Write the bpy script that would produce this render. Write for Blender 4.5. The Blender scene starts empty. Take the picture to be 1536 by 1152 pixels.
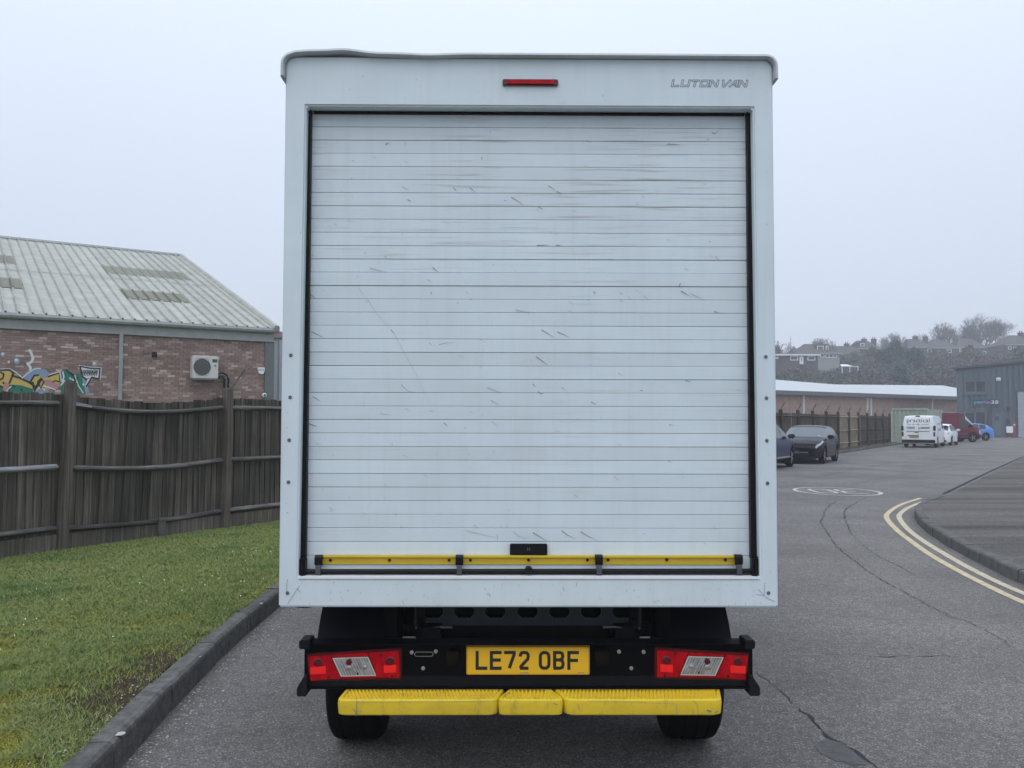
import bpy, bmesh, math, random
import numpy as np
from mathutils import Vector, Matrix, noise as mnoise

random.seed(7)
RNG = np.random.default_rng(7)
SC = bpy.context.scene
COL = SC.collection
R = math.radians

# ------------------------------------------------------------------ camera
FPX, CX, CY = 1300.0, 768.0, 576.0
CAM_H = 1.64
cam_d = bpy.data.cameras.new('camera')
cam_d.sensor_width = 36.0
cam_d.lens = FPX / 1536.0 * 36.0
cam_d.clip_start = 0.05
cam_d.clip_end = 4000
cam = bpy.data.objects.new('camera', cam_d)
COL.objects.link(cam)
CAM_M = Matrix.Rotation(R(90 + 2.38), 4, 'X') @ Matrix.Rotation(R(0.13), 4, 'Z')
cam.matrix_world = Matrix.Translation((0, 0, CAM_H)) @ CAM_M
SC.camera = cam

# ------------------------------------------------------------------ world: even overcast sky
SUN_EL, SUN_AZ = R(58), R(205)
world = bpy.data.worlds.new('World')
SC.world = world
world.use_nodes = True
wn, wl = world.node_tree.nodes, world.node_tree.links
wn.clear()
w_out = wn.new('ShaderNodeOutputWorld')
w_bg = wn.new('ShaderNodeBackground')
w_bg.inputs['Strength'].default_value = 0.1
sky = wn.new('ShaderNodeTexSky')
sky.sky_type = 'NISHITA'
sky.sun_disc = False
sky.sun_elevation = SUN_EL
sky.sun_rotation = SUN_AZ
sky.dust_density = 4.0
w_tc = wn.new('ShaderNodeTexCoord')
w_sep = wn.new('ShaderNodeSeparateXYZ')
wl.new(w_tc.outputs['Generated'], w_sep.inputs[0])
w_cl = wn.new('ShaderNodeClamp')
wl.new(w_sep.outputs['Z'], w_cl.inputs[0])
w_pw = wn.new('ShaderNodeMath'); w_pw.operation = 'POWER'; w_pw.inputs[1].default_value = 1.6
wl.new(w_cl.outputs[0], w_pw.inputs[0])
w_ma = wn.new('ShaderNodeMath'); w_ma.operation = 'MULTIPLY_ADD'
w_ma.inputs[1].default_value = 1.22; w_ma.inputs[2].default_value = 1.0
wl.new(w_pw.outputs[0], w_ma.inputs[0])
# faint cloud mottling
w_ns = wn.new('ShaderNodeTexNoise'); w_ns.inputs['Scale'].default_value = 1.6; w_ns.inputs['Detail'].default_value = 3
wl.new(w_tc.outputs['Generated'], w_ns.inputs['Vector'])
w_nm = wn.new('ShaderNodeMapRange'); w_nm.inputs['To Min'].default_value = 0.95; w_nm.inputs['To Max'].default_value = 1.05
wl.new(w_ns.outputs['Fac'], w_nm.inputs['Value'])
w_mm = wn.new('ShaderNodeMath'); w_mm.operation = 'MULTIPLY'
wl.new(w_ma.outputs[0], w_mm.inputs[0]); wl.new(w_nm.outputs[0], w_mm.inputs[1])
w_vs = wn.new('ShaderNodeVectorMath'); w_vs.operation = 'SCALE'
w_vs.inputs[0].default_value = (6.2, 6.88, 8.1)
wl.new(w_mm.outputs[0], w_vs.inputs['Scale'])
w_mix = wn.new('ShaderNodeMix'); w_mix.data_type = 'RGBA'
w_mix.inputs['Factor'].default_value = 0.93
wl.new(sky.outputs[0], w_mix.inputs['A'])
wl.new(w_vs.outputs[0], w_mix.inputs['B'])
wl.new(w_mix.outputs['Result'], w_bg.inputs['Color'])
wl.new(w_bg.outputs[0], w_out.inputs['Surface'])

sun_d = bpy.data.lights.new('sun', 'SUN')
sun_d.energy = 0.6
sun_d.angle = R(50)
sun_d.color = (1.0, 0.97, 0.93)
sun = bpy.data.objects.new('sun', sun_d)
COL.objects.link(sun)
sd = Vector((math.sin(SUN_AZ) * math.cos(SUN_EL), math.cos(SUN_AZ) * math.cos(SUN_EL), math.sin(SUN_EL)))
sun.rotation_euler = sd.to_track_quat('Z', 'Y').to_euler()

SC.view_settings.view_transform = 'Standard'
SC.view_settings.look = 'None'
SC.view_settings.exposure = 0.16
SC.view_settings.gamma = 1.0
SC.render.engine = 'CYCLES'
SC.cycles.use_denoising = True
SC.cycles.max_bounces = 6
SC.cycles.volume_bounces = 1
SC.cycles.sample_clamp_indirect = 4

# ------------------------------------------------------------------ pixel rays -> points on real planes
def ray(px, py):
    d = CAM_M.to_3x3() @ Vector(((px - CX) / FPX, (CY - py) / FPX, -1.0))
    return d
def on_plane(px, py, p0, n):
    o = Vector((0, 0, CAM_H)); d = ray(px, py); n = Vector(n)
    t = (Vector(p0) - o).dot(n) / d.dot(n)
    return o + d * t
def G(px, py, z=0.0): return on_plane(px, py, (0, 0, z), (0, 0, 1))
def PY(px, py, Y): return on_plane(px, py, (0, Y, 0), (0, 1, 0))

# ------------------------------------------------------------------ materials
def new_mat(name):
    m = bpy.data.materials.new(name); m.use_nodes = True
    nt = m.node_tree
    b = nt.nodes['Principled BSDF']
    return m, nt, b
def simple(name, col, rough=0.6, metal=0.0, coat=0.0, spec=0.5, var=0.0, vscale=8.0, stretch=(1, 1, 1), bump=0.0, bscale=60.0, rnd=0.0):
    """plain material with optional noise variation, bump and per-object random tint"""
    m, nt, b = new_mat(name)
    N, L = nt.nodes, nt.links
    b.inputs['Roughness'].default_value = rough
    b.inputs['Metallic'].default_value = metal
    b.inputs['Coat Weight'].default_value = coat
    b.inputs['Specular IOR Level'].default_value = spec
    b.inputs['Base Color'].default_value = (*col, 1)
    if var or bump or rnd:
        geo = N.new('ShaderNodeNewGeometry')
        mp = N.new('ShaderNodeMapping'); mp.inputs['Scale'].default_value = stretch
        L.new(geo.outputs['Position'], mp.inputs['Vector'])
        val = None
        if var:
            n1 = N.new('ShaderNodeTexNoise'); n1.inputs['Scale'].default_value = vscale; n1.inputs['Detail'].default_value = 6; n1.inputs['Roughness'].default_value = 0.65
            L.new(mp.outputs[0], n1.inputs['Vector'])
            mr = N.new('ShaderNodeMapRange'); mr.inputs['From Min'].default_value = 0.25; mr.inputs['From Max'].default_value = 0.75
            mr.inputs['To Min'].default_value = 1 - var; mr.inputs['To Max'].default_value = 1 + var
            L.new(n1.outputs['Fac'], mr.inputs['Value'])
            val = mr.outputs[0]
        if rnd:
            oi = N.new('ShaderNodeObjectInfo')
            mr2 = N.new('ShaderNodeMapRange'); mr2.inputs['To Min'].default_value = 1 - rnd; mr2.inputs['To Max'].default_value = 1 + rnd
            L.new(oi.outputs['Random'], mr2.inputs['Value'])
            if val is None: val = mr2.outputs[0]
            else:
                mu = N.new('ShaderNodeMath'); mu.operation = 'MULTIPLY'
                L.new(val, mu.inputs[0]); L.new(mr2.outputs[0], mu.inputs[1]); val = mu.outputs[0]
        if val is not None:
            vs = N.new('ShaderNodeVectorMath'); vs.operation = 'SCALE'; vs.inputs[0].default_value = col
            L.new(val, vs.inputs['Scale']); L.new(vs.outputs[0], b.inputs['Base Color'])
        if bump:
            n2 = N.new('ShaderNodeTexNoise'); n2.inputs['Scale'].default_value = bscale; n2.inputs['Detail'].default_value = 4
            L.new(mp.outputs[0], n2.inputs['Vector'])
            bp = N.new('ShaderNodeBump'); bp.inputs['Strength'].default_value = bump; bp.inputs['Distance'].default_value = 0.01
            L.new(n2.outputs['Fac'], bp.inputs['Height']); L.new(bp.outputs[0], b.inputs['Normal'])
    return m

def asphalt(name, lo, hi, cell=110.0, tint=(1, 1, 1.02), patch=0.25, streak=0.0):
    m, nt, b = new_mat(name)
    N, L = nt.nodes, nt.links
    geo = N.new('ShaderNodeNewGeometry')
    vo = N.new('ShaderNodeTexVoronoi'); vo.inputs['Scale'].default_value = cell
    L.new(geo.outputs['Position'], vo.inputs['Vector'])
    sp = N.new('ShaderNodeSeparateColor'); L.new(vo.outputs['Color'], sp.inputs[0])
    cr = N.new('ShaderNodeValToRGB')
    e = cr.color_ramp.elements
    e[0].position = 0.0; e[0].color = (lo, lo, lo, 1)
    e[1].position = 1.0; e[1].color = (hi * 1.7, hi * 1.68, hi * 1.62, 1)
    k = cr.color_ramp.elements.new(0.62); k.color = ((lo + hi) / 2 * .95,) * 3 + (1,)
    k = cr.color_ramp.elements.new(0.88); k.color = (hi, hi * .99, hi * .97, 1)
    L.new(sp.outputs[0], cr.inputs[0])
    n1 = N.new('ShaderNodeTexNoise'); n1.inputs['Scale'].default_value = 0.45; n1.inputs['Detail'].default_value = 8; n1.inputs['Roughness'].default_value = .6
    mp = N.new('ShaderNodeMapping'); mp.inputs['Scale'].default_value = (1.0, 1.0, 1.0) if not streak else (0.25, 2.2, 1)
    L.new(geo.outputs['Position'], mp.inputs['Vector']); L.new(mp.outputs[0], n1.inputs['Vector'])
    n3 = N.new('ShaderNodeTexNoise'); n3.inputs['Scale'].default_value = 14; n3.inputs['Detail'].default_value = 6; n3.inputs['Roughness'].default_value = .75
    L.new(geo.outputs['Position'], n3.inputs['Vector'])
    mr = N.new('ShaderNodeMapRange'); mr.inputs['From Min'].default_value = .3; mr.inputs['From Max'].default_value = .7
    mr.inputs['To Min'].default_value = 1 - patch; mr.inputs['To Max'].default_value = 1 + patch
    L.new(n1.outputs['Fac'], mr.inputs['Value'])
    mr3 = N.new('ShaderNodeMapRange'); mr3.inputs['From Min'].default_value = .3; mr3.inputs['From Max'].default_value = .7
    mr3.inputs['To Min'].default_value = .72; mr3.inputs['To Max'].default_value = 1.28
    L.new(n3.outputs['Fac'], mr3.inputs['Value'])
    mu = N.new('ShaderNodeMath'); mu.operation = 'MULTIPLY'
    L.new(mr.outputs[0], mu.inputs[0]); L.new(mr3.outputs[0], mu.inputs[1])
    vs = N.new('ShaderNodeVectorMath'); vs.operation = 'SCALE'
    L.new(cr.outputs[0], vs.inputs[0]); L.new(mu.outputs[0], vs.inputs['Scale'])
    vt = N.new('ShaderNodeVectorMath'); vt.operation = 'MULTIPLY'; vt.inputs[1].default_value = tint
    L.new(vs.outputs[0], vt.inputs[0]); L.new(vt.outputs[0], b.inputs['Base Color'])
    b.inputs['Roughness'].default_value = 0.78
    b.inputs['Specular IOR Level'].default_value = 0.35
    bp = N.new('ShaderNodeBump'); bp.inputs['Strength'].default_value = 0.9; bp.inputs['Distance'].default_value = 0.006
    L.new(sp.outputs[1], bp.inputs['Height']); L.new(bp.outputs[0], b.inputs['Normal'])
    return m

def brickmat(name, island=False):
    m, nt, b = new_mat(name)
    N, L = nt.nodes, nt.links
    geo = N.new('ShaderNodeNewGeometry'); oi = N.new('ShaderNodeObjectInfo')
    cr = N.new('ShaderNodeValToRGB'); e = cr.color_ramp.elements
    e[0].position = 0; e[0].color = (.20, .135, .112, 1)
    e[1].position = 1; e[1].color = (.52, .41, .38, 1)
    for p, c in ((.2, (.245, .165, .142)), (.55, (.28, .192, .165)), (.8, (.32, .228, .198)), (.92, (.40, .30, .265))):
        k = cr.color_ramp.elements.new(p); k.color = (*c, 1)
    L.new(geo.outputs['Random Per Island'] if island else oi.outputs['Random'], cr.inputs[0])
    n1 = N.new('ShaderNodeTexNoise'); n1.inputs['Scale'].default_value = 0.5; n1.inputs['Detail'].default_value = 5
    L.new(geo.outputs['Position'], n1.inputs['Vector'])
    mr = N.new('ShaderNodeMapRange'); mr.inputs['From Min'].default_value = .3; mr.inputs['From Max'].default_value = .7; mr.inputs['To Min'].default_value = .94; mr.inputs['To Max'].default_value = 1.2
    L.new(n1.outputs['Fac'], mr.inputs['Value'])
    vs = N.new('ShaderNodeVectorMath'); vs.operation = 'SCALE'
    L.new(cr.outputs[0], vs.inputs[0]); L.new(mr.outputs[0], vs.inputs['Scale']); L.new(vs.outputs[0], b.inputs['Base Color'])
    b.inputs['Roughness'].default_value = .9
    return m

def woodmat(name, dark, light, rnd=.35, grain=26.0, axis='z'):
    m, nt, b = new_mat(name)
    N, L = nt.nodes, nt.links
    geo = N.new('ShaderNodeNewGeometry'); oi = N.new('ShaderNodeObjectInfo')
    mp = N.new('ShaderNodeMapping')
    mp.inputs['Scale'].default_value = (grain, grain, .9) if axis == 'z' else (2.5, 2.5, grain * 1.5)
    L.new(geo.outputs['Position'], mp.inputs['Vector'])
    n1 = N.new('ShaderNodeTexNoise'); n1.inputs['Scale'].default_value = 1; n1.inputs['Detail'].default_value = 7; n1.inputs['Roughness'].default_value = .7
    L.new(mp.outputs[0], n1.inputs['Vector'])
    cr = N.new('ShaderNodeValToRGB'); e = cr.color_ramp.elements
    e[0].position = .3; e[0].color = (*dark, 1); e[1].position = .72; e[1].color = (*light, 1)
    k = cr.color_ramp.elements.new(.55); k.color = tuple((a * .6 + c * .4) for a, c in zip(dark, light)) + (1,)
    L.new(n1.outputs['Fac'], cr.inputs[0])
    mr = N.new('ShaderNodeMapRange'); mr.inputs['To Min'].default_value = 1 - rnd; mr.inputs['To Max'].default_value = 1 + rnd
    L.new(oi.outputs['Random'], mr.inputs['Value'])
    n2 = N.new('ShaderNodeTexNoise'); n2.inputs['Scale'].default_value = 2.0; n2.inputs['Detail'].default_value = 4
    L.new(geo.outputs['Position'], n2.inputs['Vector'])
    mr2 = N.new('ShaderNodeMapRange'); mr2.inputs['From Min'].default_value = .3; mr2.inputs['From Max'].default_value = .7; mr2.inputs['To Min'].default_value = .75; mr2.inputs['To Max'].default_value = 1.25
    L.new(n2.outputs['Fac'], mr2.inputs['Value'])
    mu = N.new('ShaderNodeMath'); mu.operation = 'MULTIPLY'; L.new(mr.outputs[0], mu.inputs[0]); L.new(mr2.outputs[0], mu.inputs[1])
    vs = N.new('ShaderNodeVectorMath'); vs.operation = 'SCALE'
    L.new(cr.outputs[0], vs.inputs[0]); L.new(mu.outputs[0], vs.inputs['Scale']); L.new(vs.outputs[0], b.inputs['Base Color'])
    bp = N.new('ShaderNodeBump'); bp.inputs['Strength'].default_value = .5; bp.inputs['Distance'].default_value = .006
    L.new(n1.outputs['Fac'], bp.inputs['Height']); L.new(bp.outputs[0], b.inputs['Normal'])
    b.inputs['Roughness'].default_value = .9; b.inputs['Specular IOR Level'].default_value = .2
    return m

def vanpaint(name, col, streaks=0.0, rough=.38):
    """white paint with faint road film; streaks = horizontal rub marks"""
    m, nt, b = new_mat(name)
    N, L = nt.nodes, nt.links
    geo = N.new('ShaderNodeNewGeometry'); oi = N.new('ShaderNodeObjectInfo')
    n1 = N.new('ShaderNodeTexNoise'); n1.inputs['Scale'].default_value = 3.0; n1.inputs['Detail'].default_value = 6; n1.inputs['Roughness'].default_value = .6
    L.new(geo.outputs['Position'], n1.inputs['Vector'])
    mr = N.new('ShaderNodeMapRange'); mr.inputs['From Min'].default_value = .3; mr.inputs['From Max'].default_value = .7; mr.inputs['To Min'].default_value = .94; mr.inputs['To Max'].default_value = 1.03
    L.new(n1.outputs['Fac'], mr.inputs['Value'])
    vs = N.new('ShaderNodeVectorMath'); vs.operation = 'SCALE'; vs.inputs[0].default_value = col
    L.new(mr.outputs[0], vs.inputs['Scale'])
    out = vs.outputs[0]
    # rain-washed vertical runs
    mv = N.new('ShaderNodeMapping'); mv.inputs['Scale'].default_value = (24, 24, 1.1); L.new(geo.outputs['Position'], mv.inputs['Vector'])
    nv = N.new('ShaderNodeTexNoise'); nv.inputs['Scale'].default_value = 1; nv.inputs['Detail'].default_value = 5; nv.inputs['Roughness'].default_value = .65; L.new(mv.outputs[0], nv.inputs['Vector'])
    rv_ = N.new('ShaderNodeMapRange'); rv_.inputs['From Min'].default_value = .5; rv_.inputs['From Max'].default_value = .78; rv_.inputs['To Max'].default_value = .15; L.new(nv.outputs['Fac'], rv_.inputs['Value'])
    xv = N.new('ShaderNodeMix'); xv.data_type = 'RGBA'; xv.inputs['B'].default_value = (.45, .455, .43, 1); L.new(rv_.outputs[0], xv.inputs['Factor']); L.new(out, xv.inputs['A']); out = xv.outputs['Result']
    # grime specks
    n4 = N.new('ShaderNodeTexNoise'); n4.inputs['Scale'].default_value = 42.0; n4.inputs['Detail'].default_value = 3
    L.new(geo.outputs['Position'], n4.inputs['Vector'])
    m4 = N.new('ShaderNodeMapRange'); m4.inputs['From Min'].default_value = .70; m4.inputs['From Max'].default_value = .76; m4.inputs['To Max'].default_value = .35
    L.new(n4.outputs['Fac'], m4.inputs['Value'])
    x4 = N.new('ShaderNodeMix'); x4.data_type = 'RGBA'; x4.inputs['B'].default_value = (.30, .31, .30, 1)
    L.new(m4.outputs[0], x4.inputs['Factor']); L.new(out, x4.inputs['A']); out = x4.outputs['Result']
    if streaks:
        mp = N.new('ShaderNodeMapping'); mp.inputs['Scale'].default_value = (2.2, 1, 62.0)
        L.new(geo.outputs['Position'], mp.inputs['Vector'])
        n2 = N.new('ShaderNodeTexNoise'); n2.inputs['Scale'].default_value = 1.0; n2.inputs['Detail'].default_value = 5; n2.inputs['Roughness'].default_value = .6
        L.new(mp.outputs[0], n2.inputs['Vector'])
        m2 = N.new('ShaderNodeMapRange'); m2.inputs['From Min'].default_value = .54; m2.inputs['From Max'].default_value = .72; m2.inputs['To Max'].default_value = .95
        L.new(n2.outputs['Fac'], m2.inputs['Value'])
        n3 = N.new('ShaderNodeTexNoise'); n3.inputs['Scale'].default_value = 1.3; n3.inputs['Detail'].default_value = 2
        L.new(geo.outputs['Position'], n3.inputs['Vector'])
        m3 = N.new('ShaderNodeMapRange'); m3.inputs['From Min'].default_value = .45; m3.inputs['From Max'].default_value = .68
        L.new(n3.outputs['Fac'], m3.inputs['Value'])
        # rubbing is worst on the upper middle of the shutter
        sx = N.new('ShaderNodeSeparateXYZ'); L.new(geo.outputs['Position'], sx.inputs[0])
        mz = N.new('ShaderNodeMapRange'); mz.inputs['From Min'].default_value = 1.3; mz.inputs['From Max'].default_value = 2.6; mz.inputs['To Min'].default_value = .22
        L.new(sx.outputs['Z'], mz.inputs['Value'])
        a1 = N.new('ShaderNodeMath'); a1.operation = 'MULTIPLY'; L.new(m2.outputs[0], a1.inputs[0]); L.new(m3.outputs[0], a1.inputs[1])
        a2 = N.new('ShaderNodeMath'); a2.operation = 'MULTIPLY'; L.new(a1.outputs[0], a2.inputs[0]); L.new(mz.outputs[0], a2.inputs[1])
        a3 = N.new('ShaderNodeMath'); a3.operation = 'MULTIPLY'; L.new(a2.outputs[0], a3.inputs[0]); a3.inputs[1].default_value = streaks
        x2 = N.new('ShaderNodeMix'); x2.data_type = 'RGBA'; x2.inputs['B'].default_value = (.35, .325, .285, 1)
        L.new(a3.outputs[0], x2.inputs['Factor']); L.new(out, x2.inputs['A']); out = x2.outputs['Result']
        mr2 = N.new('ShaderNodeMapRange'); mr2.inputs['To Min'].default_value = .94; mr2.inputs['To Max'].default_value = 1.03
        L.new(oi.outputs['Random'], mr2.inputs['Value'])
        v2 = N.new('ShaderNodeVectorMath'); v2.operation = 'SCALE'; L.new(out, v2.inputs[0]); L.new(mr2.outputs[0], v2.inputs['Scale']); out = v2.outputs[0]
    L.new(out, b.inputs['Base Color'])
    b.inputs['Roughness'].default_value = rough
    b.inputs['Specular IOR Level'].default_value = .4
    nb = N.new('ShaderNodeTexNoise'); nb.inputs['Scale'].default_value = 5; nb.inputs['Detail'].default_value = 2
    L.new(geo.outputs['Position'], nb.inputs['Vector'])
    bp = N.new('ShaderNodeBump'); bp.inputs['Strength'].default_value = .12; bp.inputs['Distance'].default_value = .02
    L.new(nb.outputs['Fac'], bp.inputs['Height']); L.new(bp.outputs[0], b.inputs['Normal'])
    return m

def attrmat(name, rough=.8, trans=0.0):
    m, nt, b = new_mat(name)
    a = nt.nodes.new('ShaderNodeVertexColor'); a.layer_name = 'tint'
    nt.links.new(a.outputs[0], b.inputs['Base Color'])
    b.inputs['Roughness'].default_value = rough; b.inputs['Specular IOR Level'].default_value = .25
    return m

def vergemat(name):
    m, nt, b = new_mat(name)
    N, L = nt.nodes, nt.links
    geo = N.new('ShaderNodeNewGeometry')
    def noise(s, d=5, r=.6):
        n = N.new('ShaderNodeTexNoise'); n.inputs['Scale'].default_value = s; n.inputs['Detail'].default_value = d; n.inputs['Roughness'].default_value = r
        L.new(geo.outputs['Position'], n.inputs['Vector']); return n.outputs['Fac']
    cr = N.new('ShaderNodeValToRGB'); e = cr.color_ramp.elements
    e[0].position = .3; e[0].color = (.065, .09, .032, 1); e[1].position = .72; e[1].color = (.16, .18, .07, 1)
    k = cr.color_ramp.elements.new(.5); k.color = (.088, .12, .038, 1)
    L.new(noise(9, 7, .7), cr.inputs[0])
    att = N.new('ShaderNodeVertexColor'); att.layer_name = 'tint'
    x = N.new('ShaderNodeMix'); x.data_type = 'RGBA'; x.blend_type = 'MIX'
    L.new(att.outputs['Alpha'], x.inputs['Factor']); L.new(cr.outputs[0], x.inputs['A']); L.new(att.outputs['Color'], x.inputs['B'])
    L.new(x.outputs['Result'], b.inputs['Base Color'])
    b.inputs['Roughness'].default_value = .95; b.inputs['Specular IOR Level'].default_value = .1
    bp = N.new('ShaderNodeBump'); bp.inputs['Strength'].default_value = 1; bp.inputs['Distance'].default_value = .03
    L.new(noise(60, 5, .7), bp.inputs['Height']); L.new(bp.outputs[0], b.inputs['Normal'])
    return m

def grimy(name, col):
    m, nt, b = new_mat(name); N, L = nt.nodes, nt.links
    geo = N.new('ShaderNodeNewGeometry'); out = None
    def layer(scale, st, f0, f1, amt, dirt, prev):
        mp = N.new('ShaderNodeMapping'); mp.inputs['Scale'].default_value = st; L.new(geo.outputs['Position'], mp.inputs['Vector'])
        n = N.new('ShaderNodeTexNoise'); n.inputs['Scale'].default_value = scale; n.inputs['Detail'].default_value = 7; n.inputs['Roughness'].default_value = .7; L.new(mp.outputs[0], n.inputs['Vector'])
        r = N.new('ShaderNodeMapRange'); r.inputs['From Min'].default_value = f0; r.inputs['From Max'].default_value = f1; r.inputs['To Max'].default_value = amt; L.new(n.outputs['Fac'], r.inputs['Value'])
        x = N.new('ShaderNodeMix'); x.data_type = 'RGBA'; x.inputs['B'].default_value = (*dirt, 1); L.new(r.outputs[0], x.inputs['Factor'])
        if prev is None: x.inputs['A'].default_value = (*col, 1)
        else: L.new(prev, x.inputs['A'])
        return x.outputs['Result']
    out = layer(5, (1, 1, 1), .42, .75, .55, (.42, .30, .03), out)
    out = layer(26, (1, 1, .25), .55, .74, .65, (.22, .16, .05), out)
    out = layer(60, (1, 1, 1), .64, .72, .7, (.07, .06, .04), out)
    L.new(out, b.inputs['Base Color']); b.inputs['Roughness'].default_value = .5
    n2 = N.new('ShaderNodeTexNoise'); n2.inputs['Scale'].default_value = 24; n2.inputs['Detail'].default_value = 4; L.new(geo.outputs['Position'], n2.inputs['Vector'])
    bp = N.new('ShaderNodeBump'); bp.inputs['Strength'].default_value = .35; bp.inputs['Distance'].default_value = .01; L.new(n2.outputs['Fac'], bp.inputs['Height']); L.new(bp.outputs[0], b.inputs['Normal'])
    return m
M = {}
M['road'] = asphalt('road_asphalt', .080, .200, cell=150, tint=(1.07, 1.0, .94), patch=.32)
M['pave'] = asphalt('footway_asphalt', .042, .118, cell=110, tint=(1.10, 1.0, .90), patch=.75, streak=1)
M['kerb'] = simple('kerb_concrete', (.098, .094, .087), .9, var=.6, vscale=16, bump=.8, bscale=70, rnd=.26)
M['kerb_far'] = simple('kerb_concrete_pale', (.095, .092, .084), .9, var=.4, vscale=7, bump=.6, bscale=90, rnd=.14)
M['yellow_paint'] = simple('road_paint_yellow', (.50, .42, .27), .8, var=.3, vscale=9, spec=.2)
M['yellow_pale'] = simple('road_paint_pale', (.49, .43, .31), .8, var=.3, vscale=9, spec=.2)
M['white_paint'] = simple('road_paint_white', (.44, .44, .43), .8, var=.3, vscale=9, spec=.2)
M['crack'] = simple('crack_tar', (.028, .027, .027), .95)
M['pale_seam'] = simple('pale_road_seam', (.22, .215, .205), .9, var=.3)
M['patch'] = simple('smooth_road_patch', (.088, .087, .083), .85, var=.45, vscale=16, bump=.4)
M['chip'] = simple('stone_chip', (.45, .43, .40), .9, var=.3)
M['verge'] = vergemat('verge_turf')
M['grass'] = attrmat('grass_blade')
M['white'] = vanpaint('van_white', (.665, .745, .765))
M['slat'] = vanpaint('shutter_white', (.685, .765, .785), streaks=1.0, rough=.42)
M['cap'] = simple('cap_grey', (.50, .53, .53), .5, var=.1)
M['black'] = simple('black_plastic', (.005, .0055, .0065), .45, spec=.22)
M['blackgloss'] = simple('black_paint', (.0022, .0022, .0032), .28, spec=.12)
M['rubber'] = simple('rubber', (.0045, .0045, .005), .8, spec=.08, bump=.25, bscale=40, var=.3)
M['guard'] = simple('mudguard', (.003, .0035, .0065), .5, spec=.15, var=.25)
M['chassis'] = simple('chassis_black', (.0025, .0028, .0035), .6, spec=.1, var=.4)
M['slate'] = simple('crossmember_paint', (.020, .027, .032), .45, spec=.3, var=.25)
M['yellow'] = grimy('step_yellow', (.74, .52, .02))
M['barstrip'] = simple('bar_yellow', (.70, .48, .03), .42, var=.08)
M['plate'] = simple('plate_yellow', (.80, .46, .015), .35, coat=.3)
M['ink'] = simple('ink', (.012, .012, .012), .5)
M['greyink'] = simple('grey_ink', (.16, .18, .2), .5)
M['scuff'] = simple('scuff_dark', (.21, .215, .22), .8)
M['scuff3'] = simple('scuff_faint', (.53, .57, .60), .7)
M['scuff2'] = simple('scuff_pale', (.40, .43, .45), .7)
M['red'] = simple('lens_red', (.42, .004, .010), .16, spec=.18, var=.45, vscale=30, stretch=(1, 1, .35), bump=.2, bscale=220)
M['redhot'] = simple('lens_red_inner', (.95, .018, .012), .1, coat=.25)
M['reddark'] = simple('lens_red_dark', (.10, .002, .005), .25, coat=.1)
M['clear'] = simple('lens_clear', (.27, .25, .25), .15, coat=.3, var=.8, vscale=22)
M['chrome'] = simple('steel_bolt', (.5, .5, .5), .3, metal=1)
M['brick'] = brickmat('brick_face')
M['brickstuff'] = brickmat('brick_face_joined', True)
M['mortar'] = simple('mortar', (.30, .255, .235), .95, var=.25, vscale=6)
M['roofmetal'] = simple('roof_sheet_grey', (.375, .38, .335), .7, spec=.25, var=.22, vscale=2.2, rnd=.08)
M['rooflight'] = simple('rooflight_aged', (.155, .15, .098), .6, var=.25, vscale=6, rnd=.1)
M['gutter'] = simple('gutter_grey', (.30, .31, .30), .5, var=.15, vscale=4)
M['gutterdark'] = simple('gutter_dark', (.13, .14, .145), .5, var=.15)
M['cladgrey'] = simple('cladding_grey', (.38, .41, .43), .45, var=.1)
M['cream'] = simple('cream_metal', (.58, .57, .52), .45, var=.08)
M['grille'] = simple('dark_grille', (.07, .072, .078), .5, metal=.3)
M['fence'] = woodmat('fence_board_wood', (.026, .022, .018), (.195, .170, .140), rnd=.34, grain=34)
M['fencepost'] = woodmat('fence_post_wood', (.045, .039, .033), (.23, .20, .165), rnd=.15, grain=40)
M['rail'] = woodmat('fence_rail_wood', (.035, .033, .030), (.24, .228, .21), rnd=.35, axis='x')
M['railpale'] = woodmat('fence_rail_weathered', (.12, .12, .12), (.42, .43, .45), rnd=.15, axis='x')
M['farboard'] = woodmat('far_fence_wood', (.055, .048, .035), (.17, .15, .115), rnd=.4, grain=14)
M['farpale'] = woodmat('new_fence_wood', (.26, .22, .165), (.40, .35, .27), rnd=.1, grain=12)
M['farpost'] = woodmat('far_post_wood', (.05, .042, .035), (.11, .095, .08), rnd=.2)
M['farbrick'] = simple('far_brick', (.31, .215, .17), .92, var=.28, vscale=2.4)
M['whiteroof'] = simple('white_roof', (.46, .49, .495), .5, var=.08, vscale=.6)
M['slateclad'] = simple('slate_cladding', (.085, .115, .135), .45, var=.1, vscale=1)
M['slatedark'] = simple('slate_dark', (.055, .072, .085), .45)
M['glass'] = simple('dark_glass', (.018, .022, .026), .08, spec=.6)
M['houseglass'] = simple('window_glass', (.05, .06, .07), .1)
M['doorgrey'] = simple('roller_door_grey', (.33, .37, .40), .5, var=.06)
M['signblue'] = simple('sign_navy', (.012, .03, .075), .4)
M['green'] = simple('container_green', (.28, .33, .26), .6, var=.2, vscale=3)
M['redpost'] = simple('red_paint', (.30, .05, .06), .6)
M['tile'] = simple('roof_tile', (.075, .066, .066), .9, var=.2, vscale=1.5)
M['render'] = simple('house_render', (.30, .29, .28), .9, var=.1)
M['darkbrick'] = simple('house_brick', (.075, .06, .058), .9, var=.2)
M['whiteupvc'] = simple('white_frame', (.78, .79, .80), .5)
M['greyring'] = simple('rivet_grey', (.20, .21, .22), .4, metal=.5)
M['soffit'] = simple('slat_joint', (.34, .37, .38), .8)
M['bark'] = simple('bark', (.13, .122, .115), .9, var=.2)
M['steelrim'] = simple('alloy', (.42, .43, .44), .35, metal=.7)
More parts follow.
